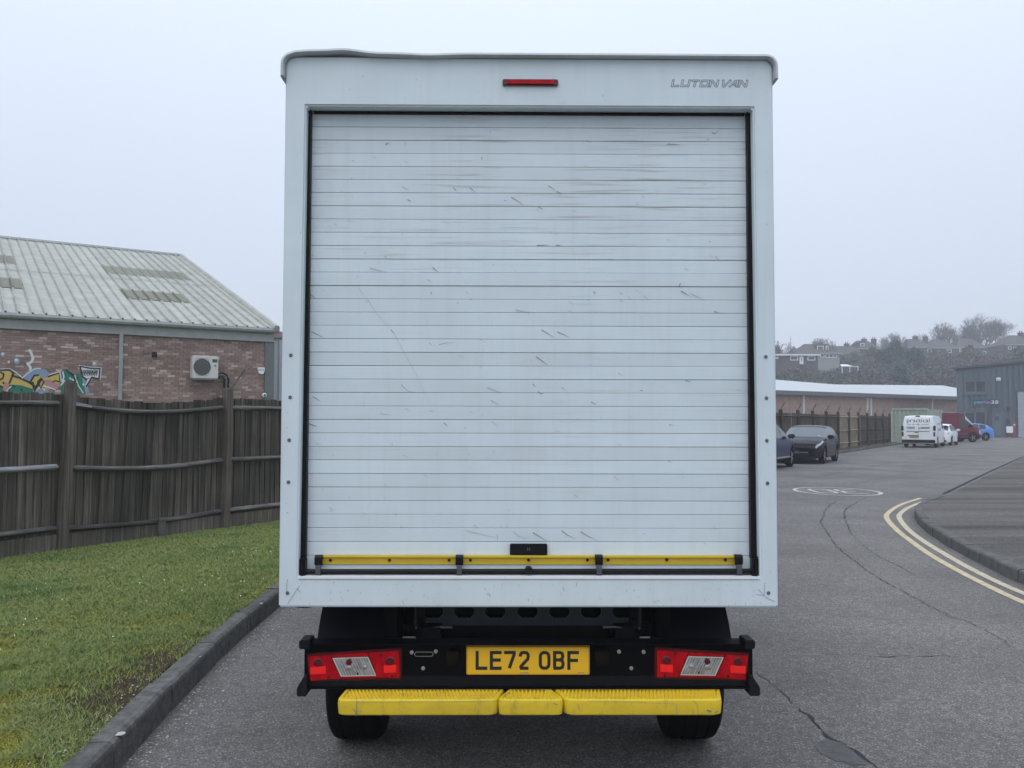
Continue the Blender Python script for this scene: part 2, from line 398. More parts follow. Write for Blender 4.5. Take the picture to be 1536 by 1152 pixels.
# ------------------------------------------------------------------ mesh helpers
class MB:
    def __init__(s): s.v, s.f, s.m, s.c = [], [], [], []
    def add(s, pts, faces, mi=0):
        o = len(s.v); s.v.extend([tuple(p) for p in pts])
        for f in faces: s.f.append(tuple(o + i for i in f)); s.m.append(mi)
        return s
    def poly(s, pts, mi=0): return s.add(pts, [tuple(range(len(pts)))], mi)
    def box(s, a, b, mi=0):
        x0, y0, z0 = a; x1, y1, z1 = b
        return s.add([(x0,y0,z0),(x1,y0,z0),(x1,y1,z0),(x0,y1,z0),(x0,y0,z1),(x1,y0,z1),(x1,y1,z1),(x0,y1,z1)],
                     [(0,3,2,1),(4,5,6,7),(0,1,5,4),(1,2,6,5),(2,3,7,6),(3,0,4,7)], mi)
    def prism(s, pts, off, mi=0):
        """closed polygon pts (3d) extruded by vector off"""
        n = len(pts); q = [tuple(Vector(p) + Vector(off)) for p in pts]
        return s.add(list(pts) + q, [tuple(range(n))[::-1], tuple(range(n, 2*n))] + [(i, (i+1) % n, n + (i+1) % n, n + i) for i in range(n)], mi)
    def tube(s, path, r, n=6, mi=0, caps=True):
        path = [Vector(p) for p in path]; rings = []
        for i, p in enumerate(path):
            d = (path[min(i+1, len(path)-1)] - path[max(i-1, 0)]).normalized()
            a = d.orthogonal().normalized() if abs(d.z) > .95 else Vector((0,0,1)).cross(d).normalized()
            b = d.cross(a); rr = r[i] if isinstance(r, (list, tuple)) else r
            rings.append([p + (a*math.cos(2*math.pi*k/n) + b*math.sin(2*math.pi*k/n))*rr for k in range(n)])
        pts = [q for ring in rings for q in ring]; fs = []
        for i in range(len(path)-1):
            for k in range(n): fs.append((i*n+k, i*n+(k+1)%n, (i+1)*n+(k+1)%n, (i+1)*n+k))
        if caps: fs += [tuple(range(n))[::-1], tuple((len(path)-1)*n+k for k in range(n))]
        return s.add(pts, fs, mi)
    def lathe(s, prof, c, axis='x', n=24, mi=0, closed=True):
        """prof: (offset along axis, radius)"""
        pts = []
        for (o, r) in prof:
            for k in range(n):
                a = 2*math.pi*k/n; u, w = r*math.cos(a), r*math.sin(a)
                pts.append((c[0]+o, c[1]+u, c[2]+w) if axis == 'x' else (c[0]+u, c[1]+o, c[2]+w) if axis == 'y' else (c[0]+u, c[1]+w, c[2]+o))
        fs = []; m = len(prof)
        for i in range(m-1):
            for k in range(n): fs.append((i*n+k, i*n+(k+1)%n, (i+1)*n+(k+1)%n, (i+1)*n+k))
        if closed: fs += [tuple(range(n))[::-1], tuple((m-1)*n+k for k in range(n))]
        return s.add(pts, fs, mi)
    def build(s, name, mats, parent=None, smooth=False, bevel=0, loc=None, recalc=True):
        me = bpy.data.meshes.new(name); me.from_pydata(s.v, [], s.f)
        if not isinstance(mats, (list, tuple)): mats = [mats]
        for m in mats: me.materials.append(m)
        if len(mats) > 1: me.polygons.foreach_set('material_index', s.m)
        if recalc:
            bm = bmesh.new(); bm.from_mesh(me); bmesh.ops.recalc_face_normals(bm, faces=bm.faces)
            if bevel: bmesh.ops.bevel(bm, geom=[e for e in bm.edges if len(e.link_faces) == 2 and e.calc_face_angle(0) > .5], offset=bevel, segments=2, affect='EDGES', clamp_overlap=True)
            bm.to_mesh(me); bm.free()
        if smooth:
            me.polygons.foreach_set('use_smooth', [True]*len(me.polygons))
            me.set_sharp_from_angle(angle=R(40 if smooth is True else smooth))
        me.update()
        o = bpy.data.objects.new(name, me); COL.objects.link(o)
        if parent is not None: o.parent = parent
        if loc is not None: o.location = loc
        return o

def tag(o, label=None, cat=None, group=None, kind=None):
    if label: o['label'] = label
    if cat: o['category'] = cat
    if group: o['group'] = group
    if kind: o['kind'] = kind
    return o
def empty(name, loc=(0,0,0), rz=0.0, parent=None):
    o = bpy.data.objects.new(name, None); COL.objects.link(o)
    o.location = loc; o.rotation_euler = (0, 0, rz); o.empty_display_size = .2
    if parent: o.parent = parent
    return o
def inst(src, parent, loc=None, rot=None):
    o = src.copy(); COL.objects.link(o); o.parent = parent
    if loc is not None: o.location = loc
    if rot is not None: o.rotation_euler = rot
    return o
def interp(pts, x):
    if x <= pts[0][0]: return pts[0][1]
    for (a, b), (c, d) in zip(pts, pts[1:]):
        if x <= c: return b + (d-b)*(x-a)/(c-a) if c > a else d
    return pts[-1][1]
def smoothstep(a, b, x):
    t = min(1, max(0, (x-a)/(b-a))); return t*t*(3-2*t)
def stroke(mb, pts, w, fn, mi=0, closed=False, depth=None):
    """2-d polyline of constant width mapped by fn(u,v)->3d, mitred"""
    P = [Vector((p[0], p[1])) for p in pts]; n = len(P); L, Rr = [], []
    for i in range(n):
        a = P[i-1] if (i > 0 or closed) else None; b = P[(i+1) % n] if (i < n-1 or closed) else None
        d1 = (P[i]-a).normalized() if a is not None else None; d2 = (b-P[i]).normalized() if b is not None else None
        if d1 is None: d1 = d2
        if d2 is None: d2 = d1
        n1 = Vector((-d1.y, d1.x)); n2 = Vector((-d2.y, d2.x)); m = (n1+n2)
        m = m.normalized() if m.length > 1e-6 else n1
        ww = w[i] if isinstance(w, (list, tuple)) else w
        k = ww/2/max(.45, m.dot(n1))
        L.append(P[i]+m*k); Rr.append(P[i]-m*k)
    pts3 = [fn(p.x, p.y) for p in L] + [fn(p.x, p.y) for p in Rr]
    fs = [(i, (i+1) % n, n+(i+1) % n, n+i) for i in range(n if closed else n-1)]
    mb.add(pts3, fs, mi)
def arc(cx, cy, rx, ry, a0, a1, n=8):
    return [(cx+rx*math.cos(R(a0+(a1-a0)*i/n)), cy+ry*math.sin(R(a0+(a1-a0)*i/n))) for i in range(n+1)]
def text_mesh(name, txt, size, mat, parent, mtx, width=None, extrude=.002, shear=0.0, align='LEFT'):
    cu = bpy.data.curves.new(name, 'FONT'); cu.body = txt; cu.size = size; cu.extrude = extrude; cu.align_x = align; cu.shear = shear
    cu.resolution_u = 3
    t = bpy.data.objects.new('text_tmp', cu); COL.objects.link(t)
    dg = bpy.context.evaluated_depsgraph_get()
    me = bpy.data.meshes.new_from_object(t.evaluated_get(dg))
    bpy.data.objects.remove(t); me.name = name
    me.materials.clear(); me.materials.append(mat)
    if width:
        xs = [v.co.x for v in me.vertices]; k = width/(max(xs)-min(xs))
        for v in me.vertices: v.co.x *= k
    me.transform(mtx)
    o = bpy.data.objects.new(name, me); COL.objects.link(o); o.parent = parent
    return o
def upright(x, y, z):   # text lying in xy -> standing in xz facing -y at (x,y,z)
    return Matrix.Translation((x, y, z)) @ Matrix.Rotation(R(90), 4, 'X')

# ------------------------------------------------------------------ ground, road, kerbs, verge
FENCE_A = Vector((-3.41, 12.74)); FDIR = Vector((.6, 1.0)).normalized()
def fence_x(Y): return FENCE_A.x + (Y - FENCE_A.y) * (.59 if Y < 20 else .612)
KERB_L = [(-1.55, -6), (-1.62, 0), (-1.72, 2.5), (-1.83, 4.08), (-1.95, 5.34), (-2.0, 6.36), (-2.03, 7.53), (-1.98, 9), (-1.7, 11.5), (-1.0, 14.5), (.4, 18), (2.5, 22), (4.9, 25.6),
          (7.5, 29.2), (10.4, 33.7), (14.95, 41), (18.4, 46.6), (22.6, 53.4), (25.6, 58.2), (28.5, 62.5)]
def smooth_poly(P, step):
    """Catmull-Rom resample to even steps"""
    P = [Vector(p) for p in P]; Q = [P[0]+(P[0]-P[1])] + P + [P[-1]+(P[-1]-P[-2])]; out = []
    for i in range(1, len(Q)-2):
        for k in range(24):
            t = k/24; a, b, c, d = Q[i-1], Q[i], Q[i+1], Q[i+2]
            out.append(.5*((2*b)+(c-a)*t+(2*a-5*b+4*c-d)*t*t+(3*b-a-3*c+d)*t**3))
    out.append(P[-1]); res = [out[0]]; acc = 0
    for a, b in zip(out, out[1:]):
        l = (b-a).length
        while acc + l >= step:
            r = (step-acc)/l; a = a+(b-a)*r; l = (b-a).length; acc = 0; res.append(a)
        acc += l
    return res

gmb = MB(); gmb.add([(-600,-600,-.05),(600,-600,-.05),(600,600,-.05),(-600,600,-.05)], [(0,1,2,3)])
tag(gmb.build('ground', simple('ground_far', (.07,.075,.06), .95, var=.2, vscale=.05)), kind='structure')
# road sheet (also the yard in front of the units)
rmb = MB(); rmb.add([(-9,-14,0),(140,-14,0),(140,128,0),(-9,128,0)], [(0,1,2,3)])
road = tag(rmb.build('road', M['road']), kind='structure')

def offset_line(L, d):
    out = []
    for i, p in enumerate(L):
        t = (L[min(i+1, len(L)-1)] - L[max(i-1, 0)]).normalized()
        out.append(p + Vector((-t.y, t.x))*d)
    return out
def kerb_run(root, L, zf, w, mat, jitter=.006, group=None):
    """L = front (road-side) line; stones go to the left of its direction by w; zf(p) = top height"""
    B = offset_line(L, w)
    for i in range(len(L)-1):
        a, b, c, d = L[i], L[i+1], B[i+1], B[i]
        g = (b-a).normalized()*.0075
        dz = random.uniform(-jitter, jitter); sh = Vector((-(b-a).y, (b-a).x)).normalized()*random.uniform(-jitter, jitter)
        a, b, c, d = a+g+sh, b-g+sh, c-g+sh, d+g+sh
        z0, z1 = zf(a)+dz, zf(b)+dz
        ch = .028 if z0 > .08 else .006
        n = Vector((-(b-a).y, (b-a).x)).normalized()
        mid = Vector(((a.x+c.x)/2, (a.y+c.y)/2, 0))
        sec = lambda p, q, z: [(p.x,p.y,-.04),(p.x+n.x*.006,p.y+n.y*.006,z-ch),(p.x+n.x*.012,p.y+n.y*.012,z-ch*.45),(p.x+n.x*(ch+.004),p.y+n.y*(ch+.004),z),(q.x,q.y,z),(q.x,q.y,-.04)]
        s0, s1 = sec(a, d, z0), sec(b, c, z1)
        mb = MB(); k = len(s0)
        mb.add([Vector(p)-mid for p in s0+s1], [tuple(range(k)), tuple(range(k, 2*k))[::-1]] + [(j, j+k, (j+1)%k+k, (j+1)%k) for j in range(k)])
        mb.build('kerb_stone', mat, root, loc=mid)
KL = smooth_poly(KERB_L, .915)
kerb = tag(empty('kerb'), kind='structure')
kerb_run(kerb, KL, lambda p: .15 if p.y < 20 else .13, .125, M['kerb'])

# right-hand footway with its bullnosed corner
KR = [G(1650, 905), G(1590, 892), G(1534.5, 877), G(1477, 849.5), G(1426, 822.5), G(1394, 801.5), G(1376, 785), G(1371.5, 774), G(1376, 764), G(1388, 755), G(1404, 747), G(1434, 732.5), G(1470, 715), G(1502, 700), G(1536, 685.5), G(1570, 676)]
KR = [Vector((p.x, p.y)) for p in KR]
KR = [KR[0] + (KR[0]-KR[1]).normalized()*9] + KR
KRs = smooth_poly(KR, .6)
def zr(p):
    if p.y < 15.5 : return .135
    return max(.022, .135 - (p.y-15.5)/3.6*.113)
kerbr = tag(empty('footway_kerb'), kind='structure')
kerb_run(kerbr, [p for p in KRs if p.y < 19.5][::-1], zr, .125, M['kerb_far'])
inner = offset_line(KRs, -.125)
pm = MB(); n = len(inner)
far = [Vector((60, -6))]*0
pts = [(p.x, p.y, zr(p)-.006) for p in inner]
# footway sheet as strips fanned out to the east
rows = []
for k in range(n):
    p = inner[k]; q = KRs[k]
    row = []
    for j, t in enumerate((0, .35, 1.0, 2.5, 6, 14, 45)):
        row.append((p.x+t, p.y + t*.02*0, (zr(q)-.006)+(.0 if j == 0 else .0)))
    rows.append(row)
c = 7
pm.add([v for r in rows for v in r], [(i*c+j, i*c+j+1, (i+1)*c+j+1, (i+1)*c+j) for i in range(n-1) for j in range(c-1)])
tag(pm.build('footway', M['pave'], recalc=True), kind='structure')
sm2 = MB(); stroke(sm2, [(p.x, p.y) for p in KRs if p.y > 18.8], .05, lambda u, v: (u, v, .026)); sm2.build('footway_edge', M['crack'], kerbr, recalc=False)

# road markings as painted sheets
def strip_px(name, pts, w, mat, z=.004, step=.25, parent=None):
    L = [G(*p) for p in pts]; L = [Vector((p.x, p.y)) for p in L]
    L = smooth_poly(L, step) if step else L
    mb = MB(); stroke(mb, [(p.x, p.y) for p in L], w, lambda u, v: (u, v, z))
    o = mb.build(name, mat, parent, recalc=False)
    return o
mk = tag(empty('double_yellow_lines'), kind='structure')
strip_px('yellow_line', [(1381,747.2),(1352,757),(1334,768),(1330,777),(1345,795),(1368,813),(1398,834),(1446,861),(1497,886.5),(1545,908),(1640,945)], .085, M['yellow_paint'], parent=mk)
strip_px('yellow_line', [(1393,750),(1366,760),(1352,769),(1349,777),(1361,793),(1384,811),(1432,840),(1472,861.5),(1510,879.5),(1545,894),(1640,930)], .085, M['yellow_pale'], parent=mk)
rd = tag(empty('speed_roundel'), kind='structure')
c0 = G(1255, 737); mb = MB()
stroke(mb, arc(0, 0, .90, 1.16, 0, 360, 40)[:-1], .085, lambda u, v: (c0.x+u+v*.06, c0.y+v-.12*u, .004), closed=True)
mb.build('roundel_ring', M['white_paint'], rd, recalc=False)
mb = MB()
def rnd2(c, a, b): return [(c[0]+x*a, c[1]+y*b) for x, y in ((-1,-.7),(-.6,-1),(.6,-1),(1,-.7),(1,.7),(.6,1),(-.6,1),(-1,.7))]
def rr(u, v): u *= .87; v *= .87; return (c0.x - u*1.0 + (-v)*.06, c0.y - v + .12*u, .004)
for gx, seg in ((-.36, [[(-.26,.62),(.18,.62),(.26,.5),(.26,.14),(.14,.0),(.26,-.14),(.26,-.5),(.18,-.62),(-.26,-.62)],[(-.14,0),(.14,0)]]),):
    for s_ in seg: stroke(mb, [(gx+a, b) for a, b in s_], .10, rr)
stroke(mb, rnd2((.36, 0), .24, .62), .10, rr, closed=True)
mb.build('roundel_numerals', M['white_paint'], rd, recalc=False)

def crk(pts, s, ox, oy): return [(ox+a/s, oy+b/s) for a, b in pts]
def crack(pts, w, mat=M['crack'], z=.003, name='road_crack', rough=.012):
    L = [G(*p) for p in pts]; L = smooth_poly([Vector((p.x, p.y)) for p in L], .06)
    t = [Vector((p.x+random.gauss(0, rough), p.y+random.gauss(0, rough))) for p in L]
    ww = [.72*w*random.choice((.15, .5, .8, 1.2, 1.5))*math.sin(math.pi*min(.98, max(.05, i/len(t))))**.5 for i in range(len(t))]
    mb = MB(); stroke(mb, [(p.x, p.y) for p in t], ww, lambda u, v: (u, v, z))
    return mb.build(name, mat, road, recalc=False)
crack(crk([(480,180),(400,215),(350,260),(340,300),(322,330),(360,390),(420,480),(500,545),(620,635),(720,695),(900,790),(1000,850),(1150,925)], 3.979, 1150, 700), .022)
crack(crk([(600,180),(500,235),(465,270),(470,320),(510,410)], 3.979, 1150, 700), .028)
crack(crk([(510,410),(600,490),(690,550),(780,590),(900,660)], 3.979, 1150, 700), .010)
crack(crk([(120,380),(190,430),(260,490),(330,570)], 3.523, 1100, 900), .012)
crack(crk([(330,570),(390,610),(440,660),(520,730),(600,770),(660,810),(720,850),(800,930)], 3.523, 1100, 900), .030)
crack(crk([(480,290),(620,290),(760,302),(860,298),(1000,297),(1200,300)], 3.523, 1100, 900), .013)
crack(crk([(440,60),(560,85),(700,90),(860,120)], 3.523, 1100, 900), .007)
crack(crk([(1000,10),(1120,70),(1300,140),(1500,260)], 3.523, 1100, 900), .008)
crack([(1165,696),(1240,693.5),(1330,692)], .05, M['patch'], rough=.004)
crack([(1255,699.5),(1300,702),(1380,706.5),(1458,711.5)], .16, M['pale_seam'], name='road_seam', rough=.01)
crack([(1170,724),(1240,712),(1330,696),(1400,687)], .05, rough=.01)
crack([(1235,735),(1330,716),(1420,700),(1500,680)], .04, rough=.01)
pmb = MB(); pmb.poly([G(x, y, .002) for x, y in crk([(430,770),(455,748),(490,738),(515,731),(545,742),(575,757),(610,783),(640,803),(668,822),(700,850),(712,872),(660,868),(630,874),(580,852),(540,850),(500,826),(462,812)], 3.523, 1100, 900)])
pmb.build('road_patch', M['patch'], road, recalc=False)

# verge turf with moss, soil and a kerb edge
vl = offset_line(KL, .125)
def soil_amt(x, y):   # bare earth along the kerb near the bottom of the picture
    d = (x + 2.05 - .02*(y-5))        # ~ distance west of kerb back is -d
    k = -d
    n_ = mnoise.noise((x*2.2, y*2.2, 3.0)); n2 = mnoise.noise((x*7, y*7, 9.0))
    a = smoothstep(.80+.35*n_, .08, k) * smoothstep(3.9, 4.6, y+.2*n_) * smoothstep(6.6, 5.5, y+.3*n_)
    e = smoothstep(.12+.08*n2, .0, k)*.8
    return min(1, max(a + .25*n2*a, e))
def moss_amt(x, y):
    k = -(x + 2.05 - .02*(y-5))
    n_ = mnoise.noise((x*1.6+5, y*1.6, 1.0)) + .5*mnoise.noise((x*5, y*5, 4.0))
    return min(1, max(0, smoothstep(-.1, .5, n_)*smoothstep(2.9, .3, k)*1.1*smoothstep(8.0, 5.2, y) + smoothstep(.4, .05, k)*smoothstep(6, 9, y)*.8))
def verge_z(x, y): return .142 + .02*mnoise.noise((x*.6, y*.6, 0)) 
vm = MB(); cols = []
ts = [0, .06, .15, .28, .45, .65, .9, 1.2, 1.6, 2.1, 2.8, 3.6, 5, 8, 20, 60]
kl2 = [p for p in smooth_poly(vl, .22) if p.y > 1]
for p in kl2:
    for t in ts:
        x, y = p.x - t, p.y
        vm.v.append((x, y, (.148 if t == 0 else verge_z(x, y))))
        s_, m_ = soil_amt(x, y), moss_amt(x, y)
        if s_ > m_*.6: cols.append((.085, .06, .042, s_))
        else: cols.append((.20, .20, .045, min(.85, m_)))
W_ = len(ts)
for i in range(len(kl2)-1):
    for j in range(W_-1):
        vm.f.append((i*W_+j, (i+1)*W_+j, (i+1)*W_+j+1, i*W_+j+1)); vm.m.append(0)
vo_ = vm.build('grass_verge', M['verge'], smooth=True, recalc=True)
ca = vo_.data.color_attributes.new('tint', 'FLOAT_COLOR', 'POINT')
ca.data.foreach_set('color', np.array(cols, dtype=np.float32).ravel())
tag(vo_, kind='structure')

# grass blades
def make_grass():
    n0 = 540000
    y = 3.2 + (RNG.random(n0)**1.7)*12.5
    xk = np.interp(y, [p.y for p in vl if True][:40], [p.x for p in vl][:40])
    xl = np.maximum(-.60*y - .95, np.array([-3.41+(q-12.74)*.59 - .15 for q in y]))
    x = xl + (xk+.03-xl)*RNG.random(n0)
    keep = (x < xk+.02)
    x, y = x[keep], y[keep]
    V, F, C = [], [], []
    dens = 0
    pts = []
    for i in range(len(x)):
        xx, yy = float(x[i]), float(y[i])
        s_ = soil_amt(xx, yy)
        if random.random() < s_*.93: continue
        pts.append((xx, yy, moss_amt(xx, yy), s_))
    P = np.array(pts); m = len(P)
    px_, py_, mo, so = P.T
    nz = np.array([mnoise.noise((a*1.1, b*1.1, 7)) for a, b in zip(px_, py_)])
    n2 = np.array([mnoise.noise((a*3.7, b*3.7, 2)) for a, b in zip(px_, py_)])
    h = (.020 + .022*RNG.random(m) + .012*np.clip(nz, 0, 1)) * (1-.55*mo) * np.where(RNG.random(m) < .03, 1.5, 1) * (1+1.0*np.clip(n2-.15, 0, .6))
    w = (.0019+.0016*RNG.random(m)) * (1 + py_*.12)
    a = RNG.random(m)*2*math.pi; lean = h*(.3+1.1*RNG.random(m)); b = RNG.random(m)*2*math.pi
    z0 = np.array([verge_z(q, r) for q, r in zip(px_, py_)]) - .004
    v = np.zeros((m, 5, 3), np.float32)
    ca, sa, cb, sb = np.cos(a), np.sin(a), np.cos(b), np.sin(b)
    for k, (sgn, t) in enumerate(((-1, 0), (1, 0), (-.8, .55), (.8, .55), (0, 1))):
        off = lean*t*t
        v[:, k, 0] = px_ + sgn*w/2*ca + off*cb
        v[:, k, 1] = py_ + sgn*w/2*sa + off*sb
        v[:, k, 2] = z0 + h*t*(1-.25*t)
    base = np.stack([.19+.09*RNG.random(m), .245+.095*RNG.random(m), .068+.03*RNG.random(m)], 1)
    dark = np.clip(nz*1.3+n2*.6, 0, 1)[:, None]
    base = base*(1-dark) + np.array([.115, .20, .055])*dark
    straw = (RNG.random(m) < (.16 + .2*np.clip(-nz, 0, 1)))[:, None]
    base = np.where(straw, np.array([.31, .28, .15])*(.7+.5*RNG.random(m))[:, None], base)
    mm = np.clip(mo*1.0, 0, 1)[:, None]
    base = base*(1-mm) + np.array([.32, .31, .06])*(.7+.5*RNG.random(m))[:, None]*mm
    col = np.ones((m, 5, 4), np.float32); col[:, :, :3] = base[:, None, :]
    idx = np.arange(m)[:, None]*5
    quads = (idx + np.array([0, 1, 3, 2])); tris = (idx + np.array([2, 3, 4]))
    me = bpy.data.meshes.new('grass')
    me.vertices.add(m*5); me.vertices.foreach_set('co', v.ravel())
    me.loops.add(m*7); me.polygons.add(m*2)
    li = np.concatenate([np.concatenate([quads, tris], 1).ravel()])
    me.loops.foreach_set('vertex_index', li.astype(np.int32))
    st = (np.arange(m)[:, None]*7 + np.array([0, 4])).ravel(); 
    me.polygons.foreach_set('loop_start', st.astype(np.int32))
    me.update(calc_edges=True)
    c_ = me.color_attributes.new('tint', 'FLOAT_COLOR', 'POINT'); c_.data.foreach_set('color', col.ravel())
    me.materials.append(M['grass'])
    o = bpy.data.objects.new('grass', me); COL.objects.link(o)
    tag(o, 'short patchy mown grass of the verge in front of the wooden fence', 'grass', kind='stuff')
make_grass()
# daisies and litter chips
mb = MB()
for cx_, cy_, n_, sp in ((-2.9, 9.8, 16, .35), (-3.6, 7.4, 10, .8), (-2.5, 7.8, 10, .35), (-3.4, 5.6, 8, .5), (-4.5, 8, 9, .8), (-2.6, 8.6, 8, .5)):
    for _ in range(n_):
        x, y = random.gauss(cx_, sp), random.gauss(cy_, sp)
        r = random.uniform(.0025, .0055); z = verge_z(x, y)+.027
        if x > np.interp(y, [p.y for p in vl[:40]], [p.x for p in vl[:40]])-.1 or x < fence_x(y)+.1: continue
        mb.add([(x+r*math.cos(k*1.047), y+r*math.sin(k*1.047), z+.003*math.sin(k)) for k in range(6)]+[(x, y, z-.01)], [(0,1,2,3,4,5)]+[(k,(k+1)%6,6) for k in range(6)])
tag(mb.build('daisy_flowers', M['whiteupvc']), 'tiny white daisies dotted about in the mown grass', 'flowers', kind='stuff')
mb = MB()
for _ in range(520):
    t = random.random()**1.5; y = 3.3+t*5.2
    xk = np.interp(y, [p.y for p in KL[:30]], [p.x for p in KL[:30]])
    side = random.random()
    if side < .55: x, z = xk + abs(random.gauss(0, .10))+.008, 0.0
    elif side < .7: x, z = xk + random.uniform(0, 1.2), 0
    else: x, z = xk - .13 - abs(random.gauss(0, .08)), .15
    r = random.uniform(.003, .009)
    mb.add([(x+r*random.uniform(.6, 1.3)*math.cos(a), y+r*random.uniform(.6, 1.3)*math.sin(a), z+.001) for a in (0, 1.6, 3.1, 4.7)]+[(x, y, z+r*.8)], [(0,1,4),(1,2,4),(2,3,4),(3,0,4)])
tag(mb.build('gravel_chips', M['chip']), 'loose pale stone chips gathered along the near kerb', 'gravel', kind='stuff')
# a few bird-lime spots on the kerb top
mb = MB()
for px_, py_, r in ((180, 1101, .022), (245, 1028, .010), (300, 985, .008), (392, 905, .014), (227, 1041, .006)):
    p = G(px_, py_, .152)
    mb.poly([(p.x+r*random.uniform(.7, 1.2)*math.cos(a*.7854), p.y+r*1.3*random.uniform(.7, 1.2)*math.sin(a*.7854), p.z+.0012) for a in range(8)])
mb.build('kerb_spot', M['white_paint'], kerb, recalc=False)
# ------------------------------------------------------------------ the luton van (rear)
VY = 3.73
VC = PY(793, 600, VY).x
van = empty('box_van', (VC, VY, 0), R(.45))
tag(van, 'white box van seen from behind with roller shutter, yellow step and red tail lights', 'van')
def V(px, py, dy=0.0):
    p = PY(px, py, VY+dy); return (p.x-VC, p.z)
def vx(px, dy=0.0, py=600): return V(px, py, dy)[0]
def vz(py, dy=0.0): return V(793, py, dy)[1]
xl, xr = -1.063, 1.068
zt, zb = vz(86.5), vz(911)
ol, orr, ot, ob = vx(454.5), vx(1134.5), vz(160), vz(867)
D = .075
# moulded rear frame: one ring with returns into the opening
mb = MB()
rc = .046
O = [(xl, zb), (xr, zb)] + [(xr-rc+rc*math.cos(R(a)), zt-rc+rc*math.sin(R(a))) for a in range(0, 91, 15)] + [(xl+rc+rc*math.cos(R(a)), zt-rc+rc*math.sin(R(a))) for a in range(90, 181, 15)]
IM = [0, 1] + [2]*7 + [3]*7; I = [(ol-.012, ob), (orr+.012, ob), (orr, ot), (ol, ot)]
r_ = .05
nO = len(O); fr = [(x, 0, z) for x, z in I] + [(x, D+.04, z) for x, z in I] + [(x, 0, z) for x, z in O] + [(x, .1, z) for x, z in O]
fs = []
for i in range(4):
    j = (i+1) % 4
    fs.append((i, j, 4+j, 4+i))
for i in range(nO):
    j = (i+1) % nO; a, b = IM[i], IM[j]
    if a == b: fs += [(8+i, 8+j, a), (8+nO+i, 4+a, 8+nO+j)]
    else: fs += [(8+i, 8+j, b, a), (8+nO+i, 4+a, 4+b, 8+nO+j)]
    fs.append((8+i, 8+nO+i, 8+nO+j, 8+j))
mb.add(fr, fs)
frame = mb.build('rear_frame', M['white'], van, smooth=True, bevel=.007)
# lip along the sill, its top highlight put in as white
mb = MB(); mb.box((ol-.01, -.004, ob-.004), (orr+.01, .06, ob+.004)); mb.build('sill_lip', M['whiteupvc'], van)
# box body
mb = MB()
bl, bh = 4.1, zt-.03
mb.box((xl+.004, .101, zb), (xl+.034, bl, bh)); mb.build('side_wall', M['white'], van)
mb = MB(); mb.box((xr-.034, .101, zb), (xr-.004, bl, bh)); mb.build('side_wall', M['white'], van)
mb = MB(); mb.box((xl+.036, .12, zb), (xr-.036, bl, zb+.05)); mb.build('load_floor', M['chassis'], van)
mb = MB(); mb.box((xl+.05, .101, bh-.03), (xr-.05, bl+.9, bh-.004)); mb.build('roof', M['white'], van)
mb = MB(); mb.box((xl+.004, bl+.002, zb+.95), (xr-.004, bl+.9, bh)); mb.build('cab_pod', M['white'], van)
mb = MB()
mb.add([(-.98, bl+.03, .35), (.98, bl+.03, .35), (.98, bl+.03, zb+.94), (-.98, bl+.03, zb+.94), (-.95, bl+1.9, .35), (.95, bl+1.9, .35), (.9, bl+1.85, 1.1), (-.9, bl+1.85, 1.1), (-.92, bl+.85, zb+.94), (.92, bl+.85, zb+.94)],
       [(0,1,2,3), (4,5,6,7), (0,1,5,4), (3,2,9,8), (8,9,6,7), (0,3,8,7,4), (1,2,9,6,5)])
mb.build('cab', M['white'], van)
# roof cap with a knocked-up dent near one corner
path = []
zc = vz(83.5)
for k in range(6): path.append((xl-.014, zc-.105+k*.010))
for k in range(1, 8):
    a = math.pi - k/8*math.pi/2
    path.append((xl-.014+.052+.052*math.cos(a), zc-.052+.052*math.sin(a)))
def dent(x):
    b = .013*math.exp(-((x-vx(515))/.085)**2) + .009*math.exp(-((x-vx(465))/.10)**2) - .005*math.exp(-((x-vx(640))/.1)**2)
    return b
xs_ = np.linspace(xl+.045, xr-.045, 70)
for x in xs_: path.append((x, zc + dent(x)))
for k in range(1, 8):
    a = math.pi/2 - k/8*math.pi/2
    path.append((xr+.014-.052+.052*math.cos(a), zc-.052+.052*math.sin(a)))
for k in range(6): path.append((xr+.014, zc-.055-k*.010))
mb = MB(); n = len(path)
sec = [(-.030, 0), (-.034, -.010), (-.026, -.013), (.02, -.013), (.30, -.008), (.30, .002), (.02, .004), (-.02, .003)]
for i, (x, z) in enumerate(path):
    a, b = path[max(0, i-1)], path[min(n-1, i+1)]
    t = Vector((b[0]-a[0], b[1]-a[1])).normalized(); nn = Vector((-t.y, t.x))
    bulge = dent(x) if i > 12 and i < n-13 else 0
    for (yy, o) in sec: mb.v.append((x+nn.x*o, yy - bulge*.25*(yy < 0), z+nn.y*o))
k = len(sec)
for i in range(n-1):
    for j in range(k): mb.f.append((i*k+j, i*k+(j+1)%k, (i+1)*k+(j+1)%k, (i+1)*k+j)); mb.m.append(0)
mb.f += [tuple(range(k)), tuple((n-1)*k+j for j in range(k))]; mb.m += [0, 0]
mb.build('roof_cap', M['cap'], van, smooth=50)
# header light
bl_ = MB(); x0, x1, z0, z1 = vx(754, 0, 124), vx(837, 0, 124), vz(129.5), vz(120)
bl_.box((x0, -.012, z0), (x1, -.0005, z1)); hb = bl_.build('high_brake_light', M['reddark'], van, bevel=.003)
mb = MB(); mb.box((x0+.018, -.017, z0+.004), (x1-.018, -.0125, z1-.004)); mb.build('lens', M['red'], hb, bevel=.002)
